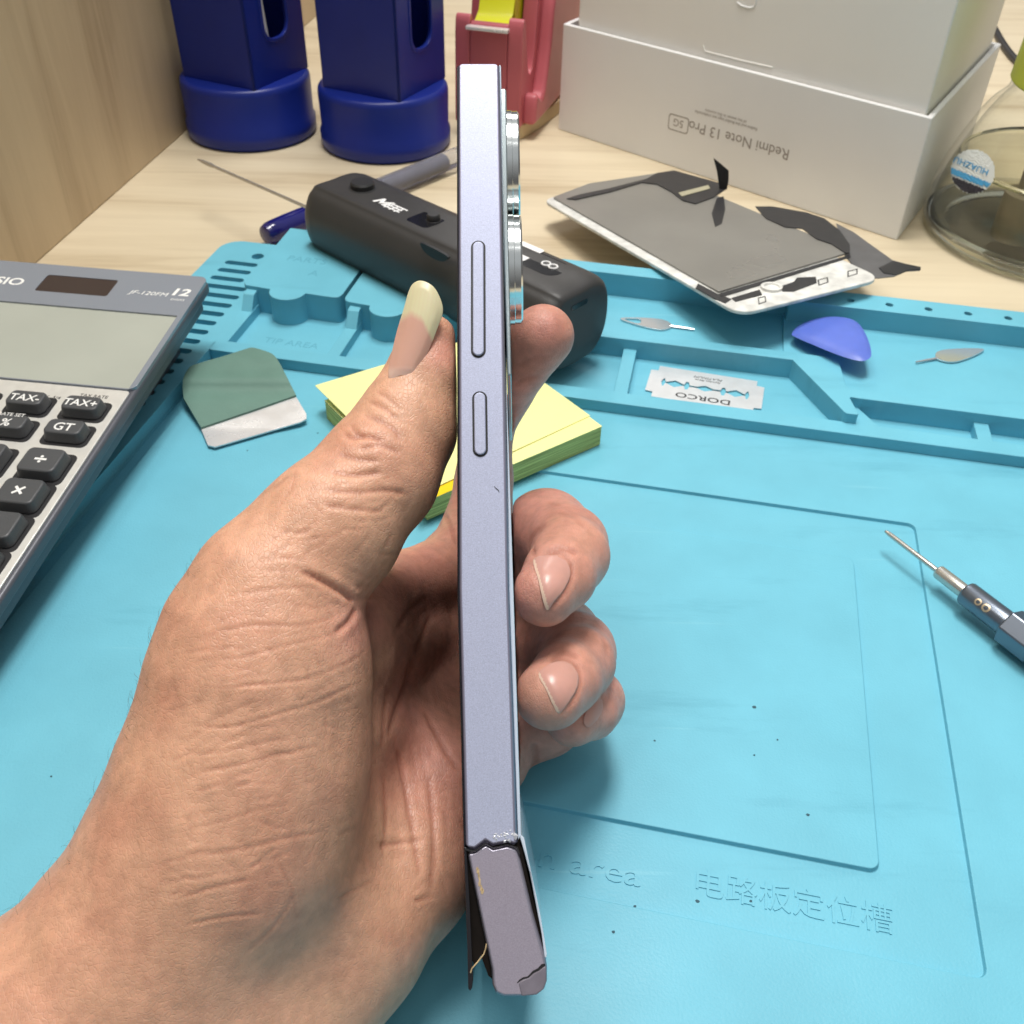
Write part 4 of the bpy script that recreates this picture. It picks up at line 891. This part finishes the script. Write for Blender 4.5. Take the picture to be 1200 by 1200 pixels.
# index finger behind the phone
chain([sq(545, 668, 23.6, 1.1), sq(562, 612, 25.2, .88), sq(567, 560, 25.6, .74), sq(570, 500, 25.2, .69), sq(606, 428, 23.4, .75), sq(636, 394, 22.6, .74)], .35, .25)
# middle, ring, little: curled round the back, tips against the back glass
chain([sq(572, 690, 24.8, 1.1), sq(640, 624, 23.8, 1.05), sq(664, 640, 22.4, .92)], .35, .25)
chain([sq(664, 640, 22.4, .92), sq(668, 652, 21.3, .84), sq(655, 675, 20.4, .76), sq(638, 697, 19.8, .66)], .25, .12)
chain([sq(570, 770, 24.6, 1.1), sq(655, 748, 23.8, 1.0), sq(674, 764, 22.4, .9)], .35, .25)
chain([sq(674, 764, 22.4, .9), sq(678, 777, 21.4, .80), sq(663, 796, 20.4, .75), sq(645, 815, 19.7, .72)], .25, .12)
chain([sq(562, 862, 23.2, 1.2), sq(640, 845, 23.4, .84), sq(680, 812, 23.4, .82), sq(694, 822, 22.5, .72)], .3, .25)
chain([sq(694, 822, 22.5, .72), sq(690, 832, 21.9, .66), sq(670, 842, 21.2, .6)], .2, .1)
fingers_grp = {palm_n+1: 1, palm_n+2: 1, palm_n+3: 2, palm_n+4: 2, palm_n+5: 3, palm_n+6: 3}
def smin(a, b, k):
    if k <= 0: return np.minimum(a, b)
    h = np.clip(.5+.5*(b-a)/k, 0, 1); return b+(a-b)*h-k*h*(1-h)
def seg(p, a, b, ra, rb):
    ab = b-a; t = np.clip(((p-a)@ab)/(ab@ab), 0, 1)
    return np.linalg.norm(p-a-t[..., None]*ab, axis=-1)-(ra+t*(rb-ra))
def chain_sdf(p, ch):
    pts, rs, k, _ = ch; out = None
    for i in range(len(pts)-1):
        d = seg(p, pts[i], pts[i+1], rs[i], rs[i+1]); out = d if out is None else smin(out, d, k*.5)
    return out
def box_sdf(p, lo, hi):
    l = np.stack([(p-fph.o)@fph.x, (p-fph.o)@fph.y, (p-fph.o)@fph.z], -1)
    c, h = (np.array(lo)+hi)/2, (np.array(hi)-lo)/2; q = np.abs(l-c)-h
    return np.linalg.norm(np.maximum(q, 0), axis=-1)+np.minimum(q.max(-1), 0)
tl_, tr_ = fph.inv(537, 690)[0], fph.inv(602, 690)[0]
def hand_sdf(p):
    g = {}; out = None
    th = None; palm = None
    for i, c in enumerate(chains):
        d = chain_sdf(p, c)
        if i == 0: th = d; continue
        if i < palm_n: palm = d if palm is None else smin(palm, d, c[3])
        elif i in fingers_grp:
            k = fingers_grp[i]; g[k] = d if k not in g else smin(g[k], d, .22)
        else: g[0] = d
    # the thumb blends into the thenar but keeps a crease against the palm
    out = smin(palm, th, .18)
    out = smin(out, g[0], .2)
    f = smin(smin(g[1], g[2], .05), g[3], .05)
    out = smin(out, f, .12)
    out = np.maximum(out, -(box_sdf(p, (tl_-.04, -2.6, -.1), (tr_+.02, 20, PW+.05))))
    return out
pts_all = np.concatenate([np.array(c[0]) for c in chains]); rr_all = np.concatenate([np.array(c[1]) for c in chains])
keep = np.array([project(p)[0] > -230 for p in pts_all])
lo = (pts_all[keep]-rr_all[keep][:, None]).min(0)-.3; hi = (pts_all[keep]+rr_all[keep][:, None]).max(0)+.3
VX = .085
dims = np.ceil((hi-lo)/VX).astype(int)+1
print('hand grid', dims, dims.prod())
grid = np.full(dims, 9.0, np.float32)
# coarse pass, then evaluate only the cells near the surface
CS = 6; cd = np.ceil(dims/CS).astype(int)
cc = np.stack(np.meshgrid(*[np.arange(n) for n in cd], indexing='ij'), -1).reshape(-1, 3)
cen_ = lo+(cc*CS+(CS-1)/2)*VX
cv = hand_sdf(cen_); near = np.abs(cv) < CS*VX*.87*1.35+.1
base_v = np.repeat(np.repeat(np.repeat(cv.reshape(cd), CS, 0), CS, 1), CS, 2)[:dims[0], :dims[1], :dims[2]]
grid[:] = base_v
off = np.stack(np.meshgrid(*[np.arange(CS)]*3, indexing='ij'), -1).reshape(-1, 3)
idx = (cc[near][:, None, :]*CS+off[None]).reshape(-1, 3); idx = idx[(idx < dims).all(1)]
for s in range(0, len(idx), 400000):
    q = idx[s:s+400000]; grid[q[:, 0], q[:, 1], q[:, 2]] = hand_sdf(lo+q*VX)
# surface nets
def surface_nets(g, lo, h):
    sgn = g < 0
    nx, ny, nz = np.array(g.shape)-1
    cnt = np.zeros((nx, ny, nz), np.int8)
    for a in (0, 1):
        for b in (0, 1):
            for c in (0, 1): cnt += sgn[a:a+nx, b:b+ny, c:c+nz]
    act = (cnt > 0) & (cnt < 8); ci = np.argwhere(act); vid = -np.ones(act.shape, np.int64); vid[act] = np.arange(len(ci))
    acc = np.zeros((len(ci), 3)); num = np.zeros(len(ci))
    cor = [(a, b, c) for a in (0, 1) for b in (0, 1) for c in (0, 1)]
    for i in range(8):
        for j in range(i+1, 8):
            d = np.array(cor[j])-np.array(cor[i])
            if np.abs(d).sum() != 1: continue
            A, B = ci+cor[i], ci+cor[j]
            va, vb = g[A[:, 0], A[:, 1], A[:, 2]], g[B[:, 0], B[:, 1], B[:, 2]]
            m = (va < 0) != (vb < 0); t = np.where(m, va/np.where(m, va-vb, 1), 0)
            acc += np.where(m[:, None], np.array(cor[i])+t[:, None]*d, 0); num += m
    V = lo+(ci+acc/num[:, None])*h; Fs = []
    for ax in range(3):
        e = [0, 0, 0]; e[ax] = 1; u, w = [(1, 2), (2, 0), (0, 1)][ax]
        s0 = sgn; sl = [slice(0, n) for n in g.shape]; s1 = [slice(0, n) for n in g.shape]; sl[ax] = slice(0, g.shape[ax]-1); s1[ax] = slice(1, g.shape[ax])
        ch = np.argwhere(sgn[tuple(sl)] != sgn[tuple(s1)])
        ok = (ch[:, u] > 0) & (ch[:, w] > 0) & (ch[:, u] < g.shape[u]-1) & (ch[:, w] < g.shape[w]-1); ch = ch[ok]
        def cell(du, dw):
            c = ch.copy(); c[:, u] -= du; c[:, w] -= dw; return vid[c[:, 0], c[:, 1], c[:, 2]]
        f = np.stack([cell(1, 1), cell(0, 1), cell(0, 0), cell(1, 0)], 1)
        flip = ~sgn[tuple(ch.T)]
        f[flip] = f[flip][:, ::-1]; Fs.append(f[(f >= 0).all(1)])
    return V, np.concatenate(Fs)
HV, HF = surface_nets(grid, lo, VX)
del grid, base_v
def mesh_from(name, V, Fc):
    me = bpy.data.meshes.new(name); me.vertices.add(len(V)); me.vertices.foreach_set('co', (V*S).astype(np.float32).ravel())
    me.loops.add(Fc.size); me.loops.foreach_set('vertex_index', Fc.astype(np.int32).ravel())
    me.polygons.add(len(Fc)); me.polygons.foreach_set('loop_start', np.arange(0, Fc.size, 4, dtype=np.int32))
    me.update(calc_edges=True); me.validate(); return me
def relax(V, Fc, n, k=.5):
    E = np.concatenate([Fc[:, [0, 1]], Fc[:, [1, 2]], Fc[:, [2, 3]], Fc[:, [3, 0]]]); E = np.concatenate([E, E[:, ::-1]])
    cnt = np.bincount(E[:, 0], minlength=len(V))[:, None].clip(1)
    for _ in range(n):
        s = np.stack([np.bincount(E[:, 0], weights=V[E[:, 1], c], minlength=len(V)) for c in range(3)], 1)/cnt
        V = V+k*(s-V)
    return V
HV = relax(HV, HF, 3)
me = mesh_from('person', HV, HF)
hand = bpy.data.objects.new('person', me); C.objects.link(hand)
md = hand.modifiers.new('sub', 'SUBSURF'); md.levels = md.render_levels = 1
dg = bpy.context.evaluated_depsgraph_get(); me2 = bpy.data.meshes.new_from_object(hand.evaluated_get(dg)); hand.modifiers.clear(); hand.data = me2; me2.name = 'person'
me2.polygons.foreach_set('use_smooth', [True]*len(me2.polygons))
n = len(me2.vertices); co_ = np.empty(n*3, np.float32); me2.vertices.foreach_get('co', co_); V = co_.reshape(-1, 3).astype(float)/S
no_ = np.empty(n*3, np.float32); me2.vertex_normals.foreach_get('vector', no_); NV = no_.reshape(-1, 3).astype(float)
print('hand verts', n)
cam_ = (V-CAM)@M.T; PX = cam_[:, 0]/cam_[:, 2]*F+600; PY = cam_[:, 1]/cam_[:, 2]*F+600; DP = cam_[:, 2]
facing = -(NV*((V-CAM)/np.linalg.norm(V-CAM, axis=1)[:, None])).sum(1)
disp = np.zeros(n)
def crease(pxs, width, depth, dmin=0, dmax=99, smooth=True):
    """a skin fold along a traced line: a narrow valley with soft swollen lips"""
    global disp
    p = np.array(spline(pxs, 5)) if smooth and len(pxs) > 2 else np.array(pxs, float)
    m = (PX > p[:, 0].min()-20) & (PX < p[:, 0].max()+20) & (PY > p[:, 1].min()-20) & (PY < p[:, 1].max()+20) & (facing > .1) & (DP > dmin) & (DP < dmax)
    i = np.nonzero(m)[0]
    if not len(i): return
    q = np.stack([PX[i], PY[i]], 1); best = np.full(len(i), 1e9); tt = np.zeros(len(i))
    for k in range(len(p)-1):
        a, b = p[k], p[k+1]; ab = b-a; t = np.clip(((q-a)@ab)/(ab@ab+1e-9), 0, 1); d = np.linalg.norm(q-a-t[:, None]*ab, axis=1)
        z = d < best; best[z] = d[z]; tt[z] = (k+t[z])/(len(p)-1)
    fade = np.clip(np.minimum(tt, 1-tt)*5, 0.05, 1)
    disp[i] += fade*(-depth*np.exp(-(best/width)**2)+.35*depth*np.exp(-((best-2.6*width)/(1.6*width))**2))
TH = dict(dmin=13, dmax=18.6)
# thenar lines (fine, fanning from the outer edge to the palm)
for L in ([(238, 775), (285, 770), (330, 758), (372, 748), (408, 738)], [(248, 808), (300, 802), (352, 797), (405, 778), (430, 762)], [(225, 850), (270, 852), (320, 838), (372, 822), (420, 800)],
          [(218, 885), (265, 880), (318, 868), (345, 866)], [(228, 905), (280, 896), (330, 884), (380, 872)], [(222, 972), (262, 962), (300, 950), (345, 940)], [(185, 1012), (235, 1002), (290, 994), (345, 980), (385, 975)],
          [(186, 1035), (230, 1028), (285, 1018)], [(205, 1055), (250, 1040), (300, 1030)], [(235, 925), (290, 918), (335, 918)], [(250, 740), (300, 732), (352, 733), (395, 722)], [(330, 705), (368, 712), (405, 705)], [(215, 1085), (260, 1075), (310, 1070)],
          [(320, 1000), (340, 1040), (348, 1080)], [(262, 700), (320, 690), (372, 690), (404, 699)], [(285, 1120), (320, 1085), (345, 1050)]):
    crease(L, rng.uniform(1.8, 2.6), rng.uniform(.006, .014), **TH)
for k in range(60):
    x, y = rng.uniform(180, 400), rng.uniform(740, 1060); l = rng.uniform(18, 60); a = rng.normal(-.22, .25)
    crease([(x, y), (x+l*.5*math.cos(a), y+l*.5*math.sin(a)+rng.normal(0, 2)), (x+l*math.cos(a), y+l*math.sin(a))], 2.2, rng.uniform(.003, .008), **TH)
for k in range(40):
    x, y = rng.uniform(200, 420), rng.uniform(740, 1040); l = rng.uniform(15, 45); a = rng.normal(1.25, .25)
    crease([(x, y), (x+l*math.cos(a), y+l*math.sin(a))], 2.2, rng.uniform(.003, .007), **TH)
# fold where the thumb meets the palm, thumb joint wrinkles
crease([(352, 668), (385, 685), (405, 697), (413, 706)], 3.5, .065, **TH)
crease([(392, 742), (408, 728), (416, 712)], 3, .04, **TH)
for L, dp in (([(402, 505), (412, 513), (432, 512), (453, 518)], .036), ([(425, 486), (445, 493), (462, 504), (470, 518)], .02), ([(432, 470), (452, 480), (466, 492)], .022), ([(396, 532), (420, 538), (446, 540)], .022),
              ([(388, 552), (415, 557), (450, 553)], .025), ([(382, 573), (415, 577), (452, 575), (480, 580)], .02), ([(410, 497), (418, 508), (428, 511)], .026), ([(440, 458), (458, 470), (472, 484)], .015), ([(375, 590), (410, 596), (455, 600)], .016), ([(418, 528), (445, 522), (470, 532)], .02)):
    crease(L, 3.0, dp, **TH)
for k in range(46):
    x, y = rng.uniform(300, 470), rng.uniform(560, 700); l = rng.uniform(20, 60); a = rng.normal(-.75, .18) if k % 2 else rng.normal(.15, .2)
    crease([(x, y), (x+l*math.cos(a), y+l*math.sin(a))], 2.2, rng.uniform(.004, .008), **TH)
# palm lines
PL = dict(dmin=17.4, dmax=26)
for L, w, dp in (([(486, 765), (478, 790), (468, 820), (458, 850), (455, 865)], 3.2, .028), ([(460, 865), (470, 900), (478, 940), (486, 990), (492, 1030)], 3.4, .028), ([(505, 720), (495, 745), (485, 768)], 3, .022), ([(495, 830), (512, 862), (528, 890), (540, 905)], 3.2, .028),
                 ([(448, 900), (452, 950), (448, 1000), (430, 1050)], 3, .018), ([(520, 600), (530, 620), (536, 640)], 3, .03), ([(500, 900), (506, 950), (508, 1000), (503, 1050)], 3.5, .025), ([(455, 800), (450, 840), (447, 880)], 3, .02), ([(420, 1000), (455, 990), (500, 985)], 3, .02), ([(465, 740), (480, 715), (500, 700)], 3, .02), ([(400, 1090), (430, 1075), (470, 1060), (510, 1050)], 3, .02)):
    crease(L, w, dp, **PL)
for k in range(45):
    x, y = rng.uniform(440, 540), rng.uniform(700, 1080); l = rng.uniform(15, 50); a = rng.normal(1.35, .35)
    crease([(x, y), (x+l*math.cos(a), y+l*math.sin(a))], 2.5, rng.uniform(.003, .008), **PL)
# finger folds: skin round the nails and over the joints
FG = dict(dmin=18.4, dmax=27)
for L, w, dp in (([(640, 648), (660, 642), (678, 650)], 4, .035), ([(628, 652), (622, 640), (624, 628), (640, 612)], 3.5, .03), ([(645, 775), (660, 765), (680, 772)], 4, .03), ([(620, 765), (640, 752), (660, 742)], 3, .012), ([(650, 600), (670, 606), (688, 620)], 3, .012), ([(640, 590), (660, 594), (680, 606)], 3, .010),
                 ([(690, 730), (705, 745), (712, 770)], 3, .012), ([(625, 870), (628, 890), (622, 910)], 4, .04), ([(600, 455), (615, 445), (635, 440)], 3, .012), ([(606, 430), (625, 420), (650, 418)], 3, .008)):
    crease(L, w, dp, **FG)
for L in ([(640, 648.5), (658, 648.5), (668.5, 659), (670, 675), (663, 693), (651, 707), (643, 717)], [(641, 777.5), (655, 772.5), (670, 776), (679.5, 789), (678.5, 807), (668, 825), (656, 839)]):
    crease(L, 2.6, .022, **FG)
disp += .012*np.exp(-((PX-390)/60)**2-((PY-540)/40)**2)*0
lump = np.array([math.sin(3.1*a+1.7*b)*math.sin(2.3*b-1.1*c+.6)*math.sin(2.7*c+.9*a) for a, b, c in V[::1]]) if n < 600000 else 0
V = V+NV*(disp+.02*lump)[:, None]
me2.vertices.foreach_set('co', (V*S).astype(np.float32).ravel()); me2.update()
# skin material
m_skin = bpy.data.materials.new('skin'); m_skin.use_nodes = True; nt = m_skin.node_tree; b = nt.nodes['Principled BSDF']; N = nt.nodes.new; Lk = nt.links.new
b.inputs['Roughness'].default_value = .42; b.inputs['Specular IOR Level'].default_value = .42
b.inputs['Subsurface Weight'].default_value = .22; b.inputs['Subsurface Radius'].default_value = (1, .35, .18); b.inputs['Subsurface Scale'].default_value = .004
tc = N('ShaderNodeTexCoord'); ge = N('ShaderNodeNewGeometry')
def nz(scale, det=4, rough=.55):
    x = N('ShaderNodeTexNoise'); x.inputs['Scale'].default_value = scale; x.inputs['Detail'].default_value = det; x.inputs['Roughness'].default_value = rough; Lk(tc.outputs['Object'], x.inputs['Vector']); return x
n1, n2, n3 = nz(70), nz(380, 5), nz(28, 3)
mixc = lambda f, a, c2, bt='MIX': None
def mix(fac, A, B, blend='MIX'):
    x = N('ShaderNodeMix'); x.data_type = 'RGBA'; x.blend_type = blend
    for s_, v_ in ((0, fac), (6, A), (7, B)):
        if hasattr(v_, 'is_linked') or hasattr(v_, 'links'): Lk(v_, x.inputs[s_])
        else: x.inputs[s_].default_value = v_ if s_ == 0 else (*v_, 1)
    return x.outputs[2]
at_ = N('ShaderNodeAttribute'); at_.attribute_name = 'palm_skin'
tan, pink, deep = lin((214, 163, 135)), lin((215, 149, 134)), lin((186, 122, 102))
base_c = mix(at_.outputs['Fac'], tan, pink)
rm = N('ShaderNodeMapRange'); rm.inputs[1].default_value = .42; rm.inputs[2].default_value = .7; Lk(n1.outputs['Fac'], rm.inputs[0])
sc_ = N('ShaderNodeMath'); sc_.operation = 'MULTIPLY'; sc_.inputs[1].default_value = .45; Lk(rm.outputs[0], sc_.inputs[0])
c1 = mix(sc_.outputs[0], base_c, deep)
rm2 = N('ShaderNodeMapRange'); rm2.inputs[1].default_value = .45; rm2.inputs[2].default_value = .75; rm2.inputs[4].default_value = .3; Lk(n3.outputs['Fac'], rm2.inputs[0])
c2 = mix(rm2.outputs[0], c1, lin((216, 172, 136)))
rm3 = N('ShaderNodeMapRange'); rm3.inputs[1].default_value = .3; rm3.inputs[2].default_value = .7; rm3.inputs[3].default_value = .85; rm3.inputs[4].default_value = 1.1; Lk(n2.outputs['Fac'], rm3.inputs[0])
vm = N('ShaderNodeVectorMath'); vm.operation = 'SCALE'; Lk(c2, vm.inputs[0]); Lk(rm3.outputs[0], vm.inputs['Scale'])
ck = N('ShaderNodeAttribute'); ck.attribute_name = 'crease'; c3 = mix(ck.outputs['Fac'], vm.outputs['Vector'], lin((158, 92, 74)))
Lk(c3, b.inputs['Base Color'])
vo = N('ShaderNodeTexVoronoi'); vo.feature = 'DISTANCE_TO_EDGE'; vo.inputs['Scale'].default_value = 1500; vo.inputs['Randomness'].default_value = .9
mp = N('ShaderNodeMapping'); mp.inputs['Rotation'].default_value = (.3, .5, .7); mp.inputs['Scale'].default_value = (1, .55, 1); Lk(tc.outputs['Object'], mp.inputs['Vector'])
wv = nz(160, 3); vma = N('ShaderNodeVectorMath'); vma.operation = 'MULTIPLY_ADD'; vma.inputs[1].default_value = (.0022,)*3; Lk(wv.outputs['Color'], vma.inputs[0]); Lk(mp.outputs['Vector'], vma.inputs[2]); Lk(vma.outputs['Vector'], vo.inputs['Vector'])
ve = N('ShaderNodeMapRange'); ve.inputs[2].default_value = .12; Lk(vo.outputs['Distance'], ve.inputs[0])
n4 = nz(2600, 2)
m1 = N('ShaderNodeMath'); m1.operation = 'MULTIPLY_ADD'; m1.inputs[1].default_value = .4; Lk(n4.outputs['Fac'], m1.inputs[0]); Lk(ve.outputs[0], m1.inputs[2])
n5 = nz(420, 4); m2 = N('ShaderNodeMath'); m2.operation = 'MULTIPLY_ADD'; m2.inputs[1].default_value = 1.3; Lk(n5.outputs['Fac'], m2.inputs[0]); Lk(m1.outputs[0], m2.inputs[2])
for rot_, sc3, wgt in (((0, 0, .15), (260, 1500, 700), .5), ((.4, .2, 1.1), (1400, 240, 700), .35)):     # fine skin lines in two directions
    mpl = N('ShaderNodeMapping'); mpl.inputs['Rotation'].default_value = rot_; mpl.inputs['Scale'].default_value = sc3; Lk(tc.outputs['Object'], mpl.inputs['Vector'])
    nl = N('ShaderNodeTexNoise'); nl.inputs['Scale'].default_value = 1; nl.inputs['Detail'].default_value = 3; Lk(mpl.outputs['Vector'], nl.inputs['Vector'])
    ml = N('ShaderNodeMath'); ml.operation = 'MULTIPLY_ADD'; ml.inputs[1].default_value = wgt*2.2; Lk(nl.outputs['Fac'], ml.inputs[0]); Lk(m2.outputs[0], ml.inputs[2]); m2 = ml
bp = N('ShaderNodeBump'); bp.inputs['Strength'].default_value = .27; bp.inputs['Distance'].default_value = .00022; Lk(m2.outputs[0], bp.inputs['Height']); Lk(bp.outputs['Normal'], b.inputs['Normal'])
me2.materials.clear(); me2.materials.append(m_skin)
# redder skin of the palm and the finger ends (a colour the skin itself has)
pal = np.clip((DP-17.5)/1.5, 0, 1)*.8
for tx, ty, rad in ((610, 715, 34), (615, 840, 38), (655, 862, 24), (640, 385, 45), (520, 410, 26), (425, 730, 40)):
    pal = np.maximum(pal, np.exp(-(((PX-tx)**2+(PY-ty)**2)/rad**2)))
at3 = me2.attributes.new('crease', 'FLOAT', 'POINT'); at3.data.foreach_set('value', np.clip(-disp/.04, 0, .38).astype(np.float32))
at2 = me2.attributes.new('palm_skin', 'FLOAT', 'POINT'); at2.data.foreach_set('value', pal.astype(np.float32))
tag(hand, 'bare left hand and wrist gripping the damaged phone edge on, fingertips curled against its back', 'person')
# fine dark hairs on the back of the wrist
m_hair = mat('fine dark hair', (.05, .03, .02), rough=.5)
cand = np.nonzero((PX < 290) & (PX > -60) & (PY > 640) & (PY < 1230) & (facing > -.35) & (facing < .45) & (PX < 330-.28*(PY-640)))[0]
d = MB()
for i in rng.choice(cand, min(90, len(cand)), replace=False):
    nrm = NV[i]; dr = M.T@np.array([rng.normal(-.75, .25), rng.normal(-.55, .3), 0]); dr -= (dr@nrm)*nrm; dr /= np.linalg.norm(dr)
    l = rng.uniform(.12, .32); r_ = rng.uniform(.0012, .0020)
    d.tube([V[i]-.01*nrm, V[i]+l*.35*(dr*.85+nrm*.5), V[i]+l*.7*(dr*.95+nrm*.42)+np.array([0, 0, -.01]), V[i]+l*(dr+nrm*.32)+np.array([0, 0, -.03])], [r_, r_, r_*.8, r_*.3], 4)
d.build('arm_hair', m_hair, hand)
# ------------------------------------------------------------------ nails
m_nail = mat('pink fingernail', lin((212, 158, 144)), rough=.28, sss=.15, noise=.04, nscale=300)
m_tip = mat('pale yellow nail edge', lin((214, 202, 160)), rough=.3, sss=.1, noise=.03, nscale=300)
def cast(px, py, d0=14.5, d1=24, fn=None):
    px, py = np.atleast_1d(px), np.atleast_1d(py)
    dirs = np.stack([ray(x, y) for x, y in zip(px, py)]); t = np.full(len(px), d0); ln = np.linalg.norm(dirs, axis=1)
    for _ in range(60): t = t+np.clip((fn or hand_sdf)(CAM+dirs*t[:, None]), -.3, 1)/ln*.8
    t[t > d1] = np.nan; return t
m_rimn = mat('pale nail rim', lin((232, 196, 172)), rough=.35, sss=.1)
def nail(pxs, bulge=.018, edge=None, depth=None, name='fingernail', kk=34, tipm=None, fn=None, soft=False):
    pxs = [tuple(q) for q in spline(pxs, 4, True)]; poly = np.array(pxs)
    (x0, y0), (x1, y1) = poly.min(0), poly.max(0)
    bm = bmesh.new(); bm.faces.new([bm.verts.new((x, y, 0)) for x, y in pxs]); k = kk
    for i in range(1, k):
        for no, c in (((0, 1, 0), (0, y0+(y1-y0)*i/k, 0)), ((1, 0, 0), (x0+(x1-x0)*i/k, 0, 0))):
            bmesh.ops.bisect_plane(bm, geom=bm.verts[:]+bm.edges[:]+bm.faces[:], plane_co=c, plane_no=no)
    bm.verts.index_update(); q = np.array([(v.co.x, v.co.y) for v in bm.verts]); fs = [tuple(v.index for v in f.verts) for f in bm.faces]
    bd = [(e.verts[0].index, e.verts[1].index) for e in bm.edges if len(e.link_faces) == 1]; bm.free()
    t = cast(q[:, 0], q[:, 1], fn=fn); ok = ~np.isnan(t)
    if (~ok).any():
        for i in np.nonzero(~ok)[0]:
            j = np.argsort(((q[ok]-q[i])**2).sum(1))[:3]; t[i] = t[ok][j].mean()
    # distance to the outline, for the swelling of the plate
    dd = np.full(len(q), 1e9)
    for a, b_ in zip(poly, np.roll(poly, -1, 0)):
        ab = b_-a; s_ = np.clip(((q-a)@ab)/(ab@ab+1e-9), 0, 1); dd = np.minimum(dd, np.linalg.norm(q-a-s_[:, None]*ab, axis=1))
    A = np.stack([np.ones(len(q)), q[:, 0], q[:, 1], q[:, 0]**2, q[:, 0]*q[:, 1], q[:, 1]**2], 1); A[:, 1:] /= np.abs(A[:, 1:]).max(0)
    if depth is not None: t = np.array([depth(*z) for z in q])
    else:
        fit = A@np.linalg.lstsq(A, t, rcond=None)[0]; t = .5*fit+.5*t
    top = t-.022-bulge*np.clip(dd/8, 0, 1)
    d = MB(); lo_ = [Q(x, y, tt+.05) for (x, y), tt in zip(q, t)]; hi_ = [Q(x, y, tt) for (x, y), tt in zip(q, top)]; nn = len(q)
    d.v = [tuple(p) for p in lo_+hi_]; mats = []
    def isTip(c): return edge is not None and edge(*c)
    for f in fs:
        d.f.append(f[::-1]); d.mi.append(1 if isTip(q[list(f)].mean(0)) else 0)
        d.f.append(tuple(i+nn for i in f)); d.mi.append(1 if isTip(q[list(f)].mean(0)) else 0)
    for a, b_ in bd: d.f.append((a, b_, b_+nn, a+nn)); d.mi.append(1 if isTip(q[a]) else 0)
    if not soft: return d.build(name, [m_nail, tipm or m_tip], hand, angle=60)
    o = d.build(name, [m_nail, m_nail], hand, angle=60)
    g = np.interp(q[:, 0], [470, 472, 482, 494.6, 502, 508, 516], [374, 372, 367, 374, 389, 402, 420])-q[:, 1]
    tip_ = np.clip((g+5)/10, 0, 1); moon = .5*np.clip((q[:, 1]-428)/8, 0, 1); streak = .08*np.sin(q[:, 0]*1.3+.25*q[:, 1])
    a_ = o.data.attributes.new('free_edge', 'FLOAT', 'POINT'); a_.data.foreach_set('value', np.tile(np.clip(tip_+streak*tip_, 0, 1), 2).astype(np.float32))
    a_ = o.data.attributes.new('moon', 'FLOAT', 'POINT'); a_.data.foreach_set('value', np.tile(moon, 2).astype(np.float32))
    m = mat('thumbnail keratin', (.5, .5, .5), rough=.3, sss=.15); o.data.materials.clear(); o.data.materials.append(m); o.data.materials.append(m)
    nt = m.node_tree; b = nt.nodes['Principled BSDF']; out_ = None
    for nm, c_ in (('free_edge', lin((214, 206, 168))), ('moon', lin((232, 204, 192)))):
        at = nt.nodes.new('ShaderNodeAttribute'); at.attribute_name = nm; x = nt.nodes.new('ShaderNodeMix'); x.data_type = 'RGBA'
        nt.links.new(at.outputs['Fac'], x.inputs[0]); x.inputs[7].default_value = (*c_, 1)
        if out_ is None: x.inputs[6].default_value = (*lin((210, 164, 146)), 1)
        else: nt.links.new(out_, x.inputs[6])
        out_ = x.outputs[2]
    nt.links.new(out_, b.inputs['Base Color'])
    return o
nail([(625, 656), (640, 651), (657, 652), (666, 662), (668, 675), (660, 692), (650, 704), (642, 715), (637, 706), (631, 680)], edge=lambda x, y: (x-625)*(715-656)-(y-656)*(642-625) < 105, tipm=m_rimn)
nail([(631, 790), (641, 780), (654, 775), (668, 778), (677, 790), (676, 806), (666, 823), (655, 836), (648, 826), (640, 808)], edge=lambda x, y: (x-631)*(836-790)-(y-790)*(655-631) < 90, tipm=m_rimn)
nail([(684, 846), (688, 832), (697, 820), (705, 820), (706, 832), (699, 844), (690, 852)], bulge=.008, fn=lambda p: smin(chain_sdf(p, chains[-1]), chain_sdf(p, chains[-2]), .2))
base_t = cast(np.array([462, 470, 480, 490]), np.array([432, 436, 438, 436]))
print('thumb nail base depth', base_t)
d_b = np.nanmean(base_t)-.02
def tdepth(x, y):
    s_ = (437-y)/108; cx_ = 470+ (500-470)*s_+4*math.sin(math.pi*min(1, max(0, s_))); off = (x-cx_-3)/68
    return d_b+.10*s_+.25*max(0, s_-.55)**1.5+off*off*1.15-.0
tc_ = cast(np.array([480., 490, 500, 485]), np.array([420., 410, 400, 430])); print([ (round(float(a), 2), round(tdepth(x, y), 2)) for a, x, y in zip(tc_, (480, 490, 500, 485), (420, 410, 400, 430))])
nail([(455, 441), (470, 439.5), (486, 440), (494, 428), (502, 412), (513, 384), (519, 366), (516.5, 351), (508, 336), (495, 329), (485, 331.5), (479, 341), (473, 362), (463, 396)], bulge=.03, depth=tdepth,
     edge=lambda x, y: y < np.interp(x, [470, 472, 482, 494.6, 502, 508, 516], [374, 372, 367, 374, 389, 402, 420]), name='thumbnail', kk=60, soft=True)
